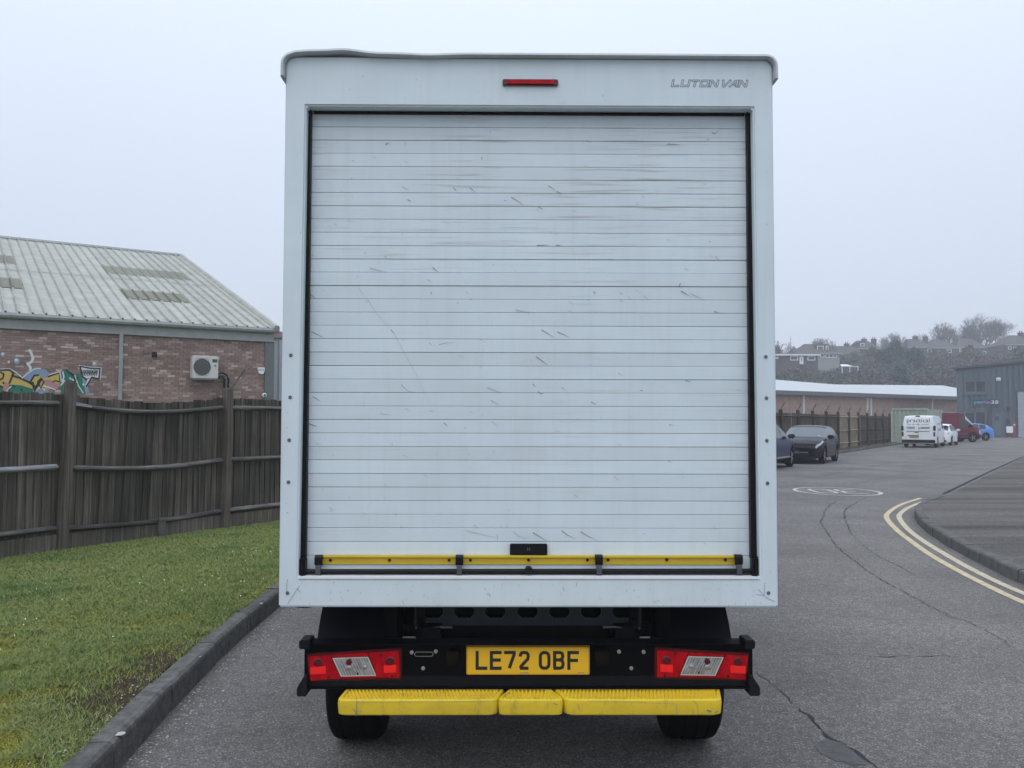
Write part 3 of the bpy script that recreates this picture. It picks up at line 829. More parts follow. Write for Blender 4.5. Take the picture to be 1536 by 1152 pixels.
# LUTON VAN outline lettering
def outline(mb, pts, w, t, fn):
    P = [Vector(p) for p in pts]; n_ = len(P); off = []
    for sgn in (1, -1):
        q = []
        for i in range(n_):
            d1 = (P[i]-P[max(0, i-1)]); d2 = (P[min(n_-1, i+1)]-P[i])
            if d1.length < 1e-9: d1 = d2
            if d2.length < 1e-9: d2 = d1
            d1, d2 = d1.normalized(), d2.normalized(); m_ = (Vector((-d1.y, d1.x))+Vector((-d2.y, d2.x))).normalized()
            q.append(P[i]+m_*sgn*w/2/max(.5, m_.dot(Vector((-d1.y, d1.x)))))
        off.append(q)
    ring = off[0]+off[1][::-1]
    stroke(mb, ring, t, fn, closed=True)
mb = MB(); lx0, lx1 = vx(1008, 0, 124), vx(1128, 0, 124); lz0, lz1 = vz(129), vz(118.5)
sx = (lx1-lx0)/10.6; sz = (lz1-lz0)
def lf(u, v): return (lx0+(u+.22*v)*sx, -.0012, lz0+v*sz)
def lf2(u, v): return lf(u/1.0, v)
gl = {'L': [[(0,1),(0,.12),(.9,.12)]], 'U': [[(0,1),(0,.12),(.9,.12),(.9,1)]], 'T': [[(-.05,.88),(.95,.88)],[(.45,.72),(.45,0)]],
      'O': [[(0,.88),(.92,.88),(.92,.12),(0,.12),(0,.74)]], 'N': [[(0,0),(0,.88),(.14,.88),(.80,.12),(.92,.12),(.92,1)]], 'V': [[(-.02,1),(.16,.1),(.3,.1),(.98,1)]],
      'A': [[(-.02,0),(.62,.88),(.92,.88),(.92,0)],[(.45,.34),(.78,.34)]]}
gx = 0.0
for ch in 'LUTON VAN':
    if ch == ' ': gx += .35; continue
    for pl in gl[ch]: outline(mb, [(gx+a, b) for a, b in pl], .22, .075, lambda u, v: lf(u, v))
    gx += 1.26 if ch != 'V' else 1.0
mb.build('lettering', M['greyink'], van, recalc=False)
# roller shutter
shut = empty('roller_shutter', (0, D, 0), 0, van)
sxl, sxr = vx(463.5, D), vx(1124.5, D)
pitch = (vz(192, D)-vz(813, D))/31.0
zb0 = vz(833.5, D)
sm = MB(); h = pitch-.0016
prof = [(.010, 0), (.0012, 0), (0, .0012), (-.0002, h*.5), (0, h-.0012), (.0012, h), (.010, h)]
k = len(prof)
sm.add([(sxl, y, z) for y, z in prof]+[(sxr, y, z) for y, z in prof], [tuple(range(k)), tuple(range(k, 2*k))]+[(j, j+1, k+j+1, k+j) for j in range(k-1)])
slat0 = sm.build('slat', M['slat'], shut, smooth=30, loc=(0, 0, zb0+.002))
ns = int((ot+.06-zb0)/pitch)+1
for i in range(1, ns): 
    s_ = inst(slat0, shut, (0, random.uniform(-.0016, .0016), zb0+.002+i*pitch)); s_.rotation_euler = (random.gauss(0, .0045), random.gauss(0, .0004), 0)
mb = MB(); mb.box((sxl+.002, .014, zb0-.05), (sxr-.002, .018, zb0+ns*pitch)); mb.build('shutter_backing', M['soffit'], shut)
# bottom slat (taller) behind the bar
mb = MB(); mb.box((sxl, -.002, vz(861, D)), (sxr, .012, zb0)); mb.build('bottom_rail', M['slat'], shut, bevel=.002)
# scuffs, traced from the photo, lying 1 mm proud of the slats
def scuffs(lst, s, ox, oy, w, mb):
    for pl in lst:
        pts = [V(ox+a/s, oy+b/s, D) for a, b in pl]
        n_ = len(pts)
        if n_ == 2: pts = [pts[0], ((pts[0][0]*.5+pts[1][0]*.5), (pts[0][1]*.5+pts[1][1]*.5)), pts[1]]
        ww = [w*1.25, w*.9, w*.25] if len(pts) == 3 else [w]*len(pts)
        stroke(mb, pts, ww, lambda u, v: (u, -.0024, v))
mb = MB()
scuffs([[(640,595),(662,618)],[(880,235),(915,265)],[(170,385),(210,415)],[(185,605),(255,640)],[(195,980),(235,1005)],[(945,1130),(970,1150)],[(170,1135),(220,1150)],[(605,174),(618,178)],[(870,378),(874,392)],[(1096,416),(1104,424)]], 3.839, 420, 340, .0028, mb)
scuffs([[(930,370),(985,402)],[(125,595),(200,640)],[(215,605),(290,640)],[(95,750),(165,800)],[(75,905),(90,925)],[(105,950),(120,962),(135,962)],[(410,1010),(440,1025)],[(695,942),(710,948)],[(1120,488),(1145,492)],[(955,885),(985,895)],[(425,372),(430,384),(437,376)],[(920,345),(922,332),(930,322)],[(100,108),(165,106)],[(1090,85),(1100,85)],[(1305,184),(1318,184)],[(208,108),(240,107)]], 3.841, 780, 340, .0029, mb)
scuffs([[(685,642),(715,632)],[(1410,945),(1480,988)],[(815,960),(835,972)],[(245,515),(275,535)],[(1080,895),(1095,905)],[(1370,962),(1380,966)],[(1170,890),(1200,915)],[(1240,715),(1241,730)]], 3.84, 400, 50, .0029, mb)
scuffs([[(1055,540),(1070,550),(1090,532)],[(155,835),(195,862)],[(100,950),(125,965)],[(810,606),(880,609)],[(200,868),(235,880)],[(1030,580),(1040,582)]], 3.657, 780, 50, .0029, mb)
scuffs([[(715,45),(820,108)],[(935,30),(980,65),(1045,92)],[(1080,38),(1140,75),(1205,104)]], 5.12, 660, 790, .0029, mb)
so = mb.build('scuff_marks', M['scuff'], shut, recalc=False); so['kind'] = 'stuff'
mb = MB()
m3 = MB(); scuffs([[(455,355),(500,410)],[(500,410),(570,515),(640,590)],[(660,620),(780,840),(880,1060)]], 3.839, 420, 340, .0024, m3)
s3 = m3.build('scuff_marks', M['scuff3'], shut, recalc=False); s3['kind'] = 'stuff'
scuffs([[(700,910),(735,945),(775,955)],[(915,680),(960,670),(1010,668)],[(1360,480),(1400,488),(1440,492)],[(520,240),(620,265)],[(1195,925),(1240,945),(1280,955)],[(1215,1000),(1265,1028)],[(860,1060),(890,1065)],[(580,1075),(630,1085)]], 3.839, 420, 340, .0028, mb)
scuffs([[(985,385),(1070,425)],[(390,425),(405,415)],[(575,380),(600,388)],[(575,425),(600,430)],[(240,925),(265,945)],[(860,1140),(890,1146)],[(1130,170),(1150,195)]], 3.841, 780, 340, .0028, mb)
scuffs([[(210,32),(330,60),(440,85)],[(440,60),(444,108)],[(565,38),(610,75),(670,90)]], 5.12, 660, 790, .0022, mb)
scuffs([[(780,885),(820,905)],[(1075,890),(1095,910)]], 3.84, 400, 50, .003, mb)
for _ in range(70):
    a, b = random.uniform(470, 1115), random.uniform(180, 800); l_ = random.uniform(2, 9); g_ = random.uniform(.2, .9)
    scuffs([[(a, b), (a+l_, b+l_*g_)]], 1, 0, 0, random.uniform(.0012, .0024), mb)
so = mb.build('scuff_marks', M['scuff2'], shut, recalc=False); so['kind'] = 'stuff'
# frame chips at the sill and corners
mb = MB()
for pl in ([(430,888),(432,868)],[(432,905),(446,884),(450,878)],[(445,882),(452,888)],[(1138,884),(1150,897),(1163,903)],[(1135,892),(1146,894)],[(521,884),(524,887)],[(500,873),(503,874)],[(604,900),(606,906)],[(730,890),(736,894),(733,889)],[(792,898),(793,902)],[(866,873),(864,880)],[(1148,874),(1147,893)],[(430,770),(433,768)],[(980,902),(984,904)],[(727,883),(729,884)],[(845,881),(846,886)],[(950,885),(952,887)]):
    pts = [V(a, b) for a, b in pl]; stroke(mb, pts, .003, lambda u, v: (u, -.0014, v))
for _ in range(60):
    a, b = random.uniform(430, 1160), random.uniform(872, 908); u0, v0 = V(a, b); l_ = random.uniform(.002, .012)
    stroke(mb, [(u0, v0), (u0+random.uniform(-.003, .003), v0-l_)], .0016, lambda u, v: (u, -.0013, v))
so = mb.build('paint_chips', M['scuff2'], van, recalc=False); so['kind'] = 'stuff'
# black side guides and seals
for sgn, a0, a1 in ((-1, 456.5, 464.5), (1, 1122.5, 1132.5)):
    mb = MB(); x0, x1 = sorted((vx(a0, D), vx(a1, D)))
    mb.box((x0, D-.03, vz(835, D)), (x1, D+.02, ot-.002)); mb.build('shutter_guide', M['black'], van)
mb = MB(); mb.box((ol+.02, D-.012, ot-.012), (orr-.02, D+.03, ot-.0015)); mb.build('top_seal', M['black'], van)
# handle plate, yellow bar, rod, clips
hp = MB(); a, b = V(765, 832, D), V(821, 815, D); hp.box((a[0], -.016, a[1]), (b[0], -.003, b[1])); hpo = hp.build('handle_plate', M['black'], shut, bevel=.003)
mb = MB(); c_ = V(793, 823, D)
for q in (-.004, .004): mb.box((c_[0]+q-.0012, -.0185, c_[1]-.006), (c_[0]+q+.0012, -.0165, c_[1]+.006))
mb.build('handle_slot', M['greyink'], hpo)
a, b = V(474, 845.5, D), V(1110, 833, D)
mb = MB(); zz0, zz1 = a[1], b[1]
mb.add([(a[0], -.004, zz0), (a[0], -.008, zz0), (a[0], -.009, zz1-.012), (a[0], -.022, zz1-.008), (a[0], -.022, zz1), (a[0], -.004, zz1),
        (b[0], -.004, zz0), (b[0], -.008, zz0), (b[0], -.009, zz1-.012), (b[0], -.022, zz1-.008), (b[0], -.022, zz1), (b[0], -.004, zz1)],
       [(0,1,2,3,4,5), (6,7,8,9,10,11)] + [(i, (i+1) % 6, 6+(i+1) % 6, 6+i) for i in range(6)])
bar = mb.build('grab_bar', M['barstrip'], shut)
bolt = None
for px_ in (497, 585, 674, 706, 793, 881, 912, 1000, 1088):
    p = V(px_, 839.5, D)
    if bolt is None:
        mb = MB(); mb.lathe([(-.0045, .0), (-.0045, .006), (0, .0065)], (0, 0, 0), 'y', 8); bolt = mb.build('bolt', M['black'], bar, loc=(p[0], -.0092, p[1]))
    else: inst(bolt, bar, (p[0], -.0092, p[1]))
a, b = V(452, 855, D), V(1137, 855, D)
mb = MB(); mb.tube([(a[0], -.03, a[1]), (b[0], -.03, b[1])], .0105, 10); mb.build('lock_rod', M['black'], shut, smooth=True)
mb = MB(); a, b = V(455, 863.5, D), V(1135, 860.5, D); mb.box((a[0], -.012, a[1]), (b[0], .0, b[1])); mb.build('bottom_seal', M['black'], shut)
mb = MB(); p = V(793, 853, D); mb.lathe([(-.05, .0), (-.05, .012), (-.046, .0165), (-.02, .0165), (-.018, .01)], (p[0], 0, p[1]), 'y', 16); mb.build('lock_boss', M['black'], shut, smooth=True)
for px_ in (481, 690, 897.5, 1106):
    p0, p1 = V(px_, 831, D), V(px_, 861, D); w = .0165
    mb = MB()
    sec = [(-.004, p0[1]-.006), (-.010, p0[1]), (-.034, p0[1]), (-.040, p0[1]-.008), (-.040, p0[1]-.035), (-.030, p0[1]-.045), (-.026, p0[1]-.03), (-.024, p0[1]-.012), (-.004, p0[1]-.022)]
    n_ = len(sec); xa, xb = p0[0]-w, p0[0]+w
    mb.add([(xa, y, z) for y, z in sec]+[(xb, y, z) for y, z in sec], [tuple(range(n_)), tuple(range(n_, 2*n_))]+[(i, (i+1) % n_, n_+(i+1) % n_, n_+i) for i in range(n_)])
    cl = mb.build('clip', M['black'], shut, bevel=.0015)
    mb = MB(); w = .0115; sec = [(-.042, p0[1]-.040), (-.046, p0[1]-.06), (-.044, p1[1]+.006), (-.034, p1[1]), (-.018, p1[1]+.002), (-.020, p1[1]+.012), (-.034, p0[1]-.06), (-.030, p0[1]-.042)]
    n_ = len(sec); xa, xb = p0[0]-w, p0[0]+w
    mb.add([(xa, y, z) for y, z in sec]+[(xb, y, z) for y, z in sec], [tuple(range(n_)), tuple(range(n_, 2*n_))]+[(i, (i+1) % n_, n_+(i+1) % n_, n_+i) for i in range(n_)])
    mb.build('clip_hook', M['grille'], cl, bevel=.001)
for a0, a1 in ((451, 461), (1127, 1138)):
    p0, p1 = V(a0, 866, D-.02), V(a1, 834, D-.02)
    mb = MB(); mb.box((p0[0], D-.055, p0[1]), (p1[0], D-.003, p1[1])); mb.build('rod_bracket', M['black'], van, bevel=.008)
# rivets on the jambs
rv = None
for px_, py_ in ((437,533),(436,596),(434.5,660),(433.5,723),(1149.5,535),(1150.5,597),(1151,661),(1152,725),(432,889),(1153.5,890)):
    p = V(px_, py_)
    if rv is None:
        mb = MB(); mb.lathe([(0, .0085), (-.0028, .007), (-.003, .0045), (.0012, .0038), (.0012, .0)], (0, 0, 0), 'y', 10)
        rv = mb.build('rivet', M['greyring'], van, smooth=20, loc=(p[0], -.0005, p[1]))
    else: inst(rv, van, (p[0], -.0005, p[1]))
# ---- bumper beam with lamps
x0, x1 = vx(456, 0, 1000), vx(1131, 0, 1000)
bz0, bz1 = vz(1030), vz(963)
beam = MB()
sec = [(-.035, bz1-.006), (-.035, bz1), (.05, bz1+.004), (.05, bz0-.004), (-.035, bz0), (-.035, bz0+.004), (-.006, bz0+.006), (.004, bz0+.045), (.012, bz0+.047), (.012, bz1-.012)]
n_ = len(sec)
beam.add([(x0, y, z) for y, z in sec]+[(x1, y, z) for y, z in sec], [tuple(range(n_)), tuple(range(n_, 2*n_))]+[(i, (i+1) % n_, n_+(i+1) % n_, n_+i) for i in range(n_)])
beam_o = beam.build('rear_beam', M['blackgloss'], van, bevel=.0015)
for (a, b, c_, d_) in ((450,972,466,959), (447,1042,462,1012), (1117,973,1132,960), (1123,1043,1139,1013)):
    p0, p1 = V(a, b, -.03), V(c_, d_, -.03)
    mb = MB(); hgt = p1[1]-p0[1]
    lo = b > 1000
    if lo:
        mid = p0[1]+hgt*.42; out = 1 if a > 800 else -1
        xo, xi = (p1[0], p0[0]) if out > 0 else (p0[0], p1[0])
        xt = xi*.8+xo*.2 if True else xi
        mb.add([(xi,-.05,p0[1]),(xo,-.05,p0[1]),(xo,-.05,mid),(xt+(xo-xi)*.1,-.042,p1[1]),(xi,-.042,p1[1]),(xi,.06,p0[1]),(xo,.06,p0[1]),(xo,.06,mid),(xt+(xo-xi)*.1,.06,p1[1]),(xi,.06,p1[1])],
               [(0,1,2,3,4),(5,6,7,8,9)]+[(i,(i+1)%5,5+(i+1)%5,5+i) for i in range(5)])
    else: mb.box((p0[0], -.045, p0[1]), (p1[0], .055, p1[1]))
    mb.build('end_cap', M['black'], beam_o, bevel=.004)
LY = -.0  # lens plane
def lamp(px, mir):
    f = (lambda a: a) if not mir else (lambda a: 2*px-a)
    lamp_o = None
    def P(a, b): u, v = V(f(a), b); return (u, v)
    def pr(name, pts, y0, y1, mat, parent, bev=.002):
        mb = MB(); q = [P(a, b) for a, b in pts]; mb.prism([(u, y0, v) for u, v in q], (0, y1-y0, 0)); return mb.build(name, mat, parent, bevel=bev)
    lamp_o = pr('tail_light', [(461,980),(603,971),(603,1018),(464,1022)], -.004, .01, M['reddark'], van, .003)
    # outer red sections round the white trapezoid
    pr('red_lens', [(464,983),(497,981),(513,1015.5),(467,1019)], -.016, -.0045, M['red'], lamp_o)
    pr('red_lens', [(553,977.5),(600,974.5),(600,1015),(568,1014.5)], -.016, -.0045, M['red'], lamp_o)
    pr('red_lens', [(498,981),(552,977.5),(554.5,982.5),(500,984.5)], -.016, -.0045, M['red'], lamp_o, .001)
    pr('red_lens', [(512,1012.5),(566.5,1011.5),(567.5,1014.5),(514,1015.5)], -.016, -.0045, M['red'], lamp_o, .001)
    pr('reverse_lens', [(501,985),(553.5,983.2),(565.5,1011),(513,1012)], -.018, -.0045, M['clear'], lamp_o, .003)
    mb = MB()
    for k in range(14):
        t = k/13; a0 = (502.5+t*50, 985.4-t*1.6); a1 = (514.5+t*50, 1011.4-t*.8)
        q0, q1 = P(*a0), P(*a1); mb.box((min(q0[0],q1[0])*0+q0[0]-.0008, -.0195, q1[1]+.002), (q0[0]+.0008+(q1[0]-q0[0])*0, -.0181, q0[1]-.002)) if False else stroke(mb, [q0, q1], .0012, lambda u, v: (u, -.0192, v))
    fo = mb.build('lens_flutes', M['cream'], lamp_o, recalc=False); fo['kind'] = 'stuff'
    mb = MB(); stroke(mb, [P(a, b) for a, b in ((501.5,985.3),(553,983.7),(564.5,1010.5),(513.5,1011.5))], .0035, lambda u, v: (u, -.0196, v), closed=True); mb.build('lens_border', M['cream'], lamp_o, recalc=False)
    for bx0, bx1 in ((520, 524), (537, 541)):
        mb = MB(); mb.poly([(lambda q: (q[0], -.0194, q[1]))(P(a, b)) for a, b in ((bx0, 985.5), (bx1, 985.3), (bx1+11, 1010.7), (bx0+11, 1011))]); mb.build('lens_divider', M['scuff'], lamp_o, recalc=False)
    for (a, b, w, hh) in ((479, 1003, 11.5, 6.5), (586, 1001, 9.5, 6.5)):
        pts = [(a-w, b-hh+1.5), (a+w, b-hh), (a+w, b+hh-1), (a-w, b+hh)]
        pr('reflector_glow', pts, -.0185, -.0165, M['redhot'], lamp_o, .0015)  # brighter red patch paints the glow seen inside the lens
        u, v = P(a, b-11)
        mb = MB(); mb.lathe([(-.0182, 0), (-.0182, .016), (-.0165, .020)], (u, 0, v), 'y', 16); mb.build('bulb_boss', M['reddark'], lamp_o)
    for (a, b, r_, mt) in ((525, 991, .013, M['reddark']), (525, 1000, .011, M['chrome']), (549, 999, .010, M['chrome'])):
        u, v = P(a, b); mb = MB(); mb.lathe([(-.0212, 0), (-.0208, r_*.6), (-.0195, r_)], (u, 0, v), 'y', 14); mb.build('bulb', mt, lamp_o, smooth=True)
    for a, b in ((526.5, 987), (572, 980), (538, 1008), (589, 1012), (494, 1013)):
        u, v = P(a, b); mb = MB(); mb.lathe([(-.0205, 0), (-.0205, .004), (-.016, .0045)], (u, 0, v), 'y', 8); mb.build('screw', M['black'], lamp_o)
lamp(792.5, False); lamp(792.5, True)
# number plate
pl0, pl1 = V(701, 1010.5), V(883, 969.5)
mb = MB(); mb.box((pl0[0], -.012, pl0[1]), (pl1[0], -.004, pl1[1])); mb.box((pl0[0]-.004, -.004, pl0[1]-.004), (pl1[0]+.004, .014, pl1[1]+.004), 1)
plate = mb.build('number_plate', [M['plate'], M['black']], van, bevel=.003)
GW, GH, GT, GS = .0365, .079, .0135, .011
pw = pl1[0]-pl0[0]; kx = pw/.52; cxp = (pl0[0]+pl1[0])/2; czp = (pl0[1]+pl1[1])/2+.002
Gt = {'L': [[(0,1),(0,0)],[(0,0),(1,0)]], 'E': [[(0,1),(0,0)],[(0,1),(1,1)],[(0,.52),(.9,.52)],[(0,0),(1,0)]], '7': [[(0,1),(1,1),(1,.9),(.42,0)]],
      '2': [[(.02,.74),(.06,.88),(.22,.985),(.5,1.0),(.78,.985),(.94,.88),(.97,.74),(.90,.58),(.12,.12),(.06,0)],[(0,0),(1,0)]],
      'O': None, 'B': [[(0,0),(0,1),(.6,1),(.86,.95),(.97,.78),(.86,.58),(.6,.53),(.02,.53)],[(.6,.53),(.9,.47),(1,.27),(.9,.06),(.6,0),(-.13,0)]], 'F': [[(0,1),(0,0)],[(0,1),(1,1)],[(0,.5),(.88,.5)]]}
mb = MB(); total = 7*(GW+GT)+6*GS+.033-GS*0; u = cxp - total*kx/2 + GT*kx/2
ht = (GH-GT)
def gy(v): return czp - ht/2 + v*ht
for ch in 'LE72 OBF':
    if ch == ' ': u += .026*kx; continue
    fn = lambda a, b, u=u: (u+a*kx, -.0128, b)
    if ch == 'O':
        r_ = .016; w_ = GW; pts = []
        for (cxx, cyy, s0) in ((w_-r_, ht-r_, 0), (r_, ht-r_, 90), (r_, r_, 180), (w_-r_, r_, 270)):
            pts += arc(cxx, cyy, r_, r_, s0, s0+90, 5)
        stroke(mb, [(a, gy(0)+b) for a, b in pts], GT, fn, closed=True)
    else:
        for j, p in enumerate(Gt[ch]):
            q = [(a*GW, gy(b)) for a, b in p]
            # square ends reach half a stroke further
            def ext(p0, p1): d = Vector((p0[0]-p1[0], p0[1]-p1[1])).normalized()*GT/2; return (p0[0]+d.x, p0[1]+d.y)
            if ch in 'LEF': q = [ext(q[0], q[1]), ext(q[1], q[0])]
            if ch == '7': q = [ext(q[0], q[1])] + q[1:]; 
            stroke(mb, q, GT, lambda a, b, fn=fn, j=j: (fn(a, b)[0], -.0128-.0003*j, b))
    u += (GW+GT+GS)*kx
mb.build('registration_text', M['ink'], plate, recalc=False)
mb = MB(); a, b = V(780.5, 1008.4), V(792.5, 1007.4); mb.box((a[0], -.0127, a[1]), (b[0], -.0121, b[1]))
a, b = V(866, 1008), V(876, 1007.2); mb.box((a[0], -.0127, a[1]), (b[0], -.0121, b[1])); mb.build('maker_mark', M['scuff'], plate)
# bolts and the hook slot in the beam
bt = None
for px_, py_ in ((617.5,979),(653.5,977.5),(634.5,1003),(929,978.5),(966,979),(947.5,1003.5)):
    p = V(px_, py_)
    if bt is None:
        mb = MB(); mb.lathe([(.012, .0085), (.004, .0085), (.003, .006), (.003, 0)], (0, 0, 0), 'y', 6); bt = mb.build('bolt', M['chrome'], beam_o, loc=(p[0], 0, p[1]))
    else: inst(bt, beam_o, (p[0], 0, p[1]))
mb = MB(); a, b = V(622, 985), V(649, 979)
q = arc(a[0]+.008, (a[1]+b[1])/2, .009, .009, 90, 270, 6) + arc(b[0]-.008, (a[1]+b[1])/2, .009, .009, -90, 90, 6)
stroke(mb, q, .0025, lambda u, v: (u, .0112, v), closed=True); mb.build('slot_rim', M['chrome'], beam_o, recalc=False)
for a0, b0, a1, b1 in ((669, 990+10, 688, 973.5), (893, 1000, 913, 974)):
    p0, p1 = V(a0, b0), V(a1, b1)
    mb = MB(); mb.add([(p0[0],.012,p0[1]),(p1[0],.012,p0[1]),(p1[0],-.022,p1[1]-.006),(p0[0],-.022,p1[1]-.006),(p0[0],.012,p1[1]),(p1[0],.012,p1[1])], [(0,1,2,3),(3,2,5,4),(0,3,4),(1,5,2)])
    mb.build('plate_lamp', M['black'], beam_o, bevel=.003)
# ---- yellow step: three pieces with raised studs
ty = .0
YS0, YS1 = -.005, -.165
zs_top, zs_bot = vz(1031, YS0), None
zs_top = PY(793, 1031.5, VY+YS0).z
zs_low = PY(793, 1074.5, VY+YS1).z
def sxp(px, dy, py): return PY(px, py, VY+dy).x-VC
pieces = [((520, 757), (504, 745.5)), ((764, 826), (743.5, 847.5)), ((830, 1080), (848, 1083.5))]
step = empty('rear_step', (0, 0, 0), 0, van)
def rnd_poly(pts, rs, n=5):
    out = []
    for i, p in enumerate(pts):
        r = rs[i]; p = Vector(p)
        if r <= 0: out.append(tuple(p)); continue
        a = (Vector(pts[i-1])-p).normalized(); b = (Vector(pts[(i+1) % len(pts)])-p).normalized()
        for k in range(n+1):
            t = k/n; q0, q2 = p+a*r, p+b*r; out.append(tuple(q0*(1-t)**2 + p*2*t*(1-t) + q2*t*t))
    return out
for pi, ((b0, b1), (f0, f1)) in enumerate(pieces):
    xb0, xb1 = sxp(b0, YS0, 1031), sxp(b1, YS0, 1031); xf0, xf1 = sxp(f0, YS1, 1047), sxp(f1, YS1, 1047)
    lean = .0
    out = rnd_poly([(xb0, YS0), (xb1, YS0), (xf1, YS1), (xf0, YS1)], [.008, .008, .035, .035])
    n_ = len(out); cxx = sum(p[0] for p in out)/n_; cyy = (YS0+YS1)/2
    def ring(ins, z): return [(p[0]+(cxx-p[0])/max(.001, abs(cxx-p[0]))*min(ins, abs(cxx-p[0])*.5), p[1]+(cyy-p[1])/max(.001, abs(cyy-p[1]))*min(ins, abs(cyy-p[1])), z) for p in out]
    rings = [ring(.012, zs_low), ring(.003, zs_low+.006), ring(0, zs_top-.020), ring(.002, zs_top-.004), ring(.006, zs_top), ring(.016, zs_top), ring(.019, zs_top-.009)]
    mb = MB(); mb.add([p for rg in rings for p in rg], [(a*n_+i, a*n_+(i+1) % n_, (a+1)*n_+(i+1) % n_, (a+1)*n_+i) for a in range(len(rings)-1) for i in range(n_)] + [tuple((len(rings)-1)*n_+i for i in range(n_)), tuple(range(n_))])
    so = mb.build('step_piece', M['yellow'], step, smooth=35)
    mb = MB()
    for r_i in range(7):
        yy = YS0-.022 - r_i*.0195
        t = (YS0-yy)/(YS0-YS1); xa = xb0+(xf0-xb0)*t+.028; xb = xb1+(xf1-xb1)*t-.028
        m_ = int((xb-xa)/.0155)
        for j in range(m_+1):
            x = xa+(xb-xa)*min(1, (j+.5*(r_i % 2))/max(1, m_)); s = .0045; z = zs_top-.009
            mb.add([(x-s,yy-s,z),(x+s,yy-s,z),(x+s,yy+s,z),(x-s,yy+s,z),(x-s*.5,yy-s*.5,z+.0125),(x+s*.5,yy-s*.5,z+.0125),(x+s*.5,yy+s*.5,z+.0125),(x-s*.5,yy+s*.5,z+.0125)], [(4,5,6,7),(0,1,5,4),(1,2,6,5),(2,3,7,6),(3,0,4,7)])
    # tallest row at the back edge reads as a toothed line
    yy = YS0-.006; m_ = int((xb1-xb0)/.0155)
    for j in range(m_+1):
        x = xb0+.006+(xb1-xb0-.012)*j/max(1, m_); s = .0045; z = zs_top-.002
        mb.add([(x-s,yy-s,z),(x+s,yy-s,z),(x+s,yy+s,z),(x-s,yy+s,z),(x-s*.4,yy-s*.4,z+.010),(x+s*.4,yy-s*.4,z+.010),(x+s*.4,yy+s*.4,z+.010),(x-s*.4,yy+s*.4,z+.010)], [(4,5,6,7),(0,1,5,4),(1,2,6,5),(2,3,7,6),(3,0,4,7)])
    st = mb.build('tread_studs', M['yellow'], so); st['kind'] = 'stuff'
# splits and scratches in the step moulding
mb = MB()
def fs_(pl, w, y=YS1-.0015):
    stroke(mb, [(sxp(a, YS1, b), PY(a, b, VY+YS1).z) for a, b in pl], w, lambda u, v: (u, y, v))
fs_([(535,1049),(534.5,1060),(534,1074)], .0016); fs_([(529,1062),(533,1067),(536,1070)], .0028)
fs_([(535,1053),(640,1052.5),(735,1051.5)], .0009); fs_([(880,1051.5),(960,1054),(1014,1056.5)], .0009); fs_([(1015,1057),(1015,1073)], .0013)
fs_([(1040,1051),(1045,1057),(1047,1066),(1047,1073)], .0014); fs_([(1060,1066),(1067,1068)], .007); fs_([(1072,1069),(1077,1068)], .004)
fs_([(830,1055),(836,1057)], .003); fs_([(866,1056),(869,1066)], .002)
mb.build('step_scratches', M['scuff'], step, recalc=False)
for sx_ in (-.52, .52):
    mb = MB(); mb.box((sx_-.03, .0, zs_low+.012), (sx_+.03, .5, zs_top-.03)); mb.build('step_bracket', M['chassis'], step)
# ---- chassis below
AX = .86
for sgn in (-1, 1):
    wx = sgn*.842
    wheel = MB()
    prof = [(-.125,.20),(-.13,.26),(-.128,.315),(-.112,.337),(-.09,.3445),(-.062,.346),(-.060,.337),(-.048,.337),(-.046,.347),(-.004,.348),(-.002,.338),(.010,.338),(.012,.347),(.048,.347),(.05,.337),(.062,.337),(.064,.346),(.09,.3445),(.112,.337),(.128,.315),(.13,.26),(.125,.20)]
    wheel.lathe(prof, (wx, AX, .347), 'x', 48)
    wo = wheel.build('wheel', M['rubber'], van, smooth=25)
    mb = MB(); mb.lathe([(-.06,.0),(-.06,.19),(.06,.2),(.06,.0)], (wx+sgn*.06, AX, .347), 'x', 24); mb.build('rim', M['steelrim'], wo, smooth=True)
    # mudguard: curved shell round the wheel
    mb = MB(); n_ = 16; rr_ = .455
    xa, xb = (vx(471, .35, 960), vx(604, .35, 960)) if sgn < 0 else (vx(1004, .35, 960), vx(1106, .35, 960))
    for k in range(n_+1):
        a = R(177 - k*11.0); y, z = AX-.04+rr_*math.cos(a), .40+rr_*math.sin(a)
        xx0, xx1 = xa, xb
        tap = .012*max(0, math.sin(a))
        for (u, dr) in ((xx0+tap, 0), (xx1-tap, 0), (xx1-tap, -.012), (xx0+tap, -.012)):
            mb.v.append((u, y+dr*math.cos(a), z+dr*math.sin(a)))
    for k in range(n_):
        for j in range(4): mb.f.append((k*4+j, k*4+(j+1) % 4, (k+1)*4+(j+1) % 4, (k+1)*4+j)); mb.m.append(0)
    mb.f += [(0,1,2,3), (n_*4, n_*4+1, n_*4+2, n_*4+3)]; mb.m += [0, 0]
    mb.build('mudguard', M['guard'], van, smooth=35)
    # front wheels far ahead
    mb = MB(); mb.lathe(prof, (sgn*.87, AX+3.75, .347), 'x', 28); mb.build('wheel', M['rubber'], van, smooth=25)
    mb = MB(); mb.box((sgn*.42-.04, .06, .56), (sgn*.42+.04, 5.2, .74)); mb.build('chassis_rail', M['chassis'], van)
    mb = MB(); mb.box((sgn*.62-.03, .25, .58), (sgn*.62+.03, .40, .90)); mb.build('bumper_bracket', M['chassis'], van)
mb = MB(); mb.tube([(-.8, AX, .36), (.8, AX, .36)], .05, 10); mb.lathe([(-.14,.06),(-.1,.14),(.1,.14),(.14,.06)], (0, AX, .36), 'x', 14); mb.build('rear_axle', M['chassis'], van, smooth=True)
mb = MB(); mb.box((-.37, 1.1, .42), (.37, 2.4, .70)); mb.build('fuel_tank', M['chassis'], van, bevel=.03)
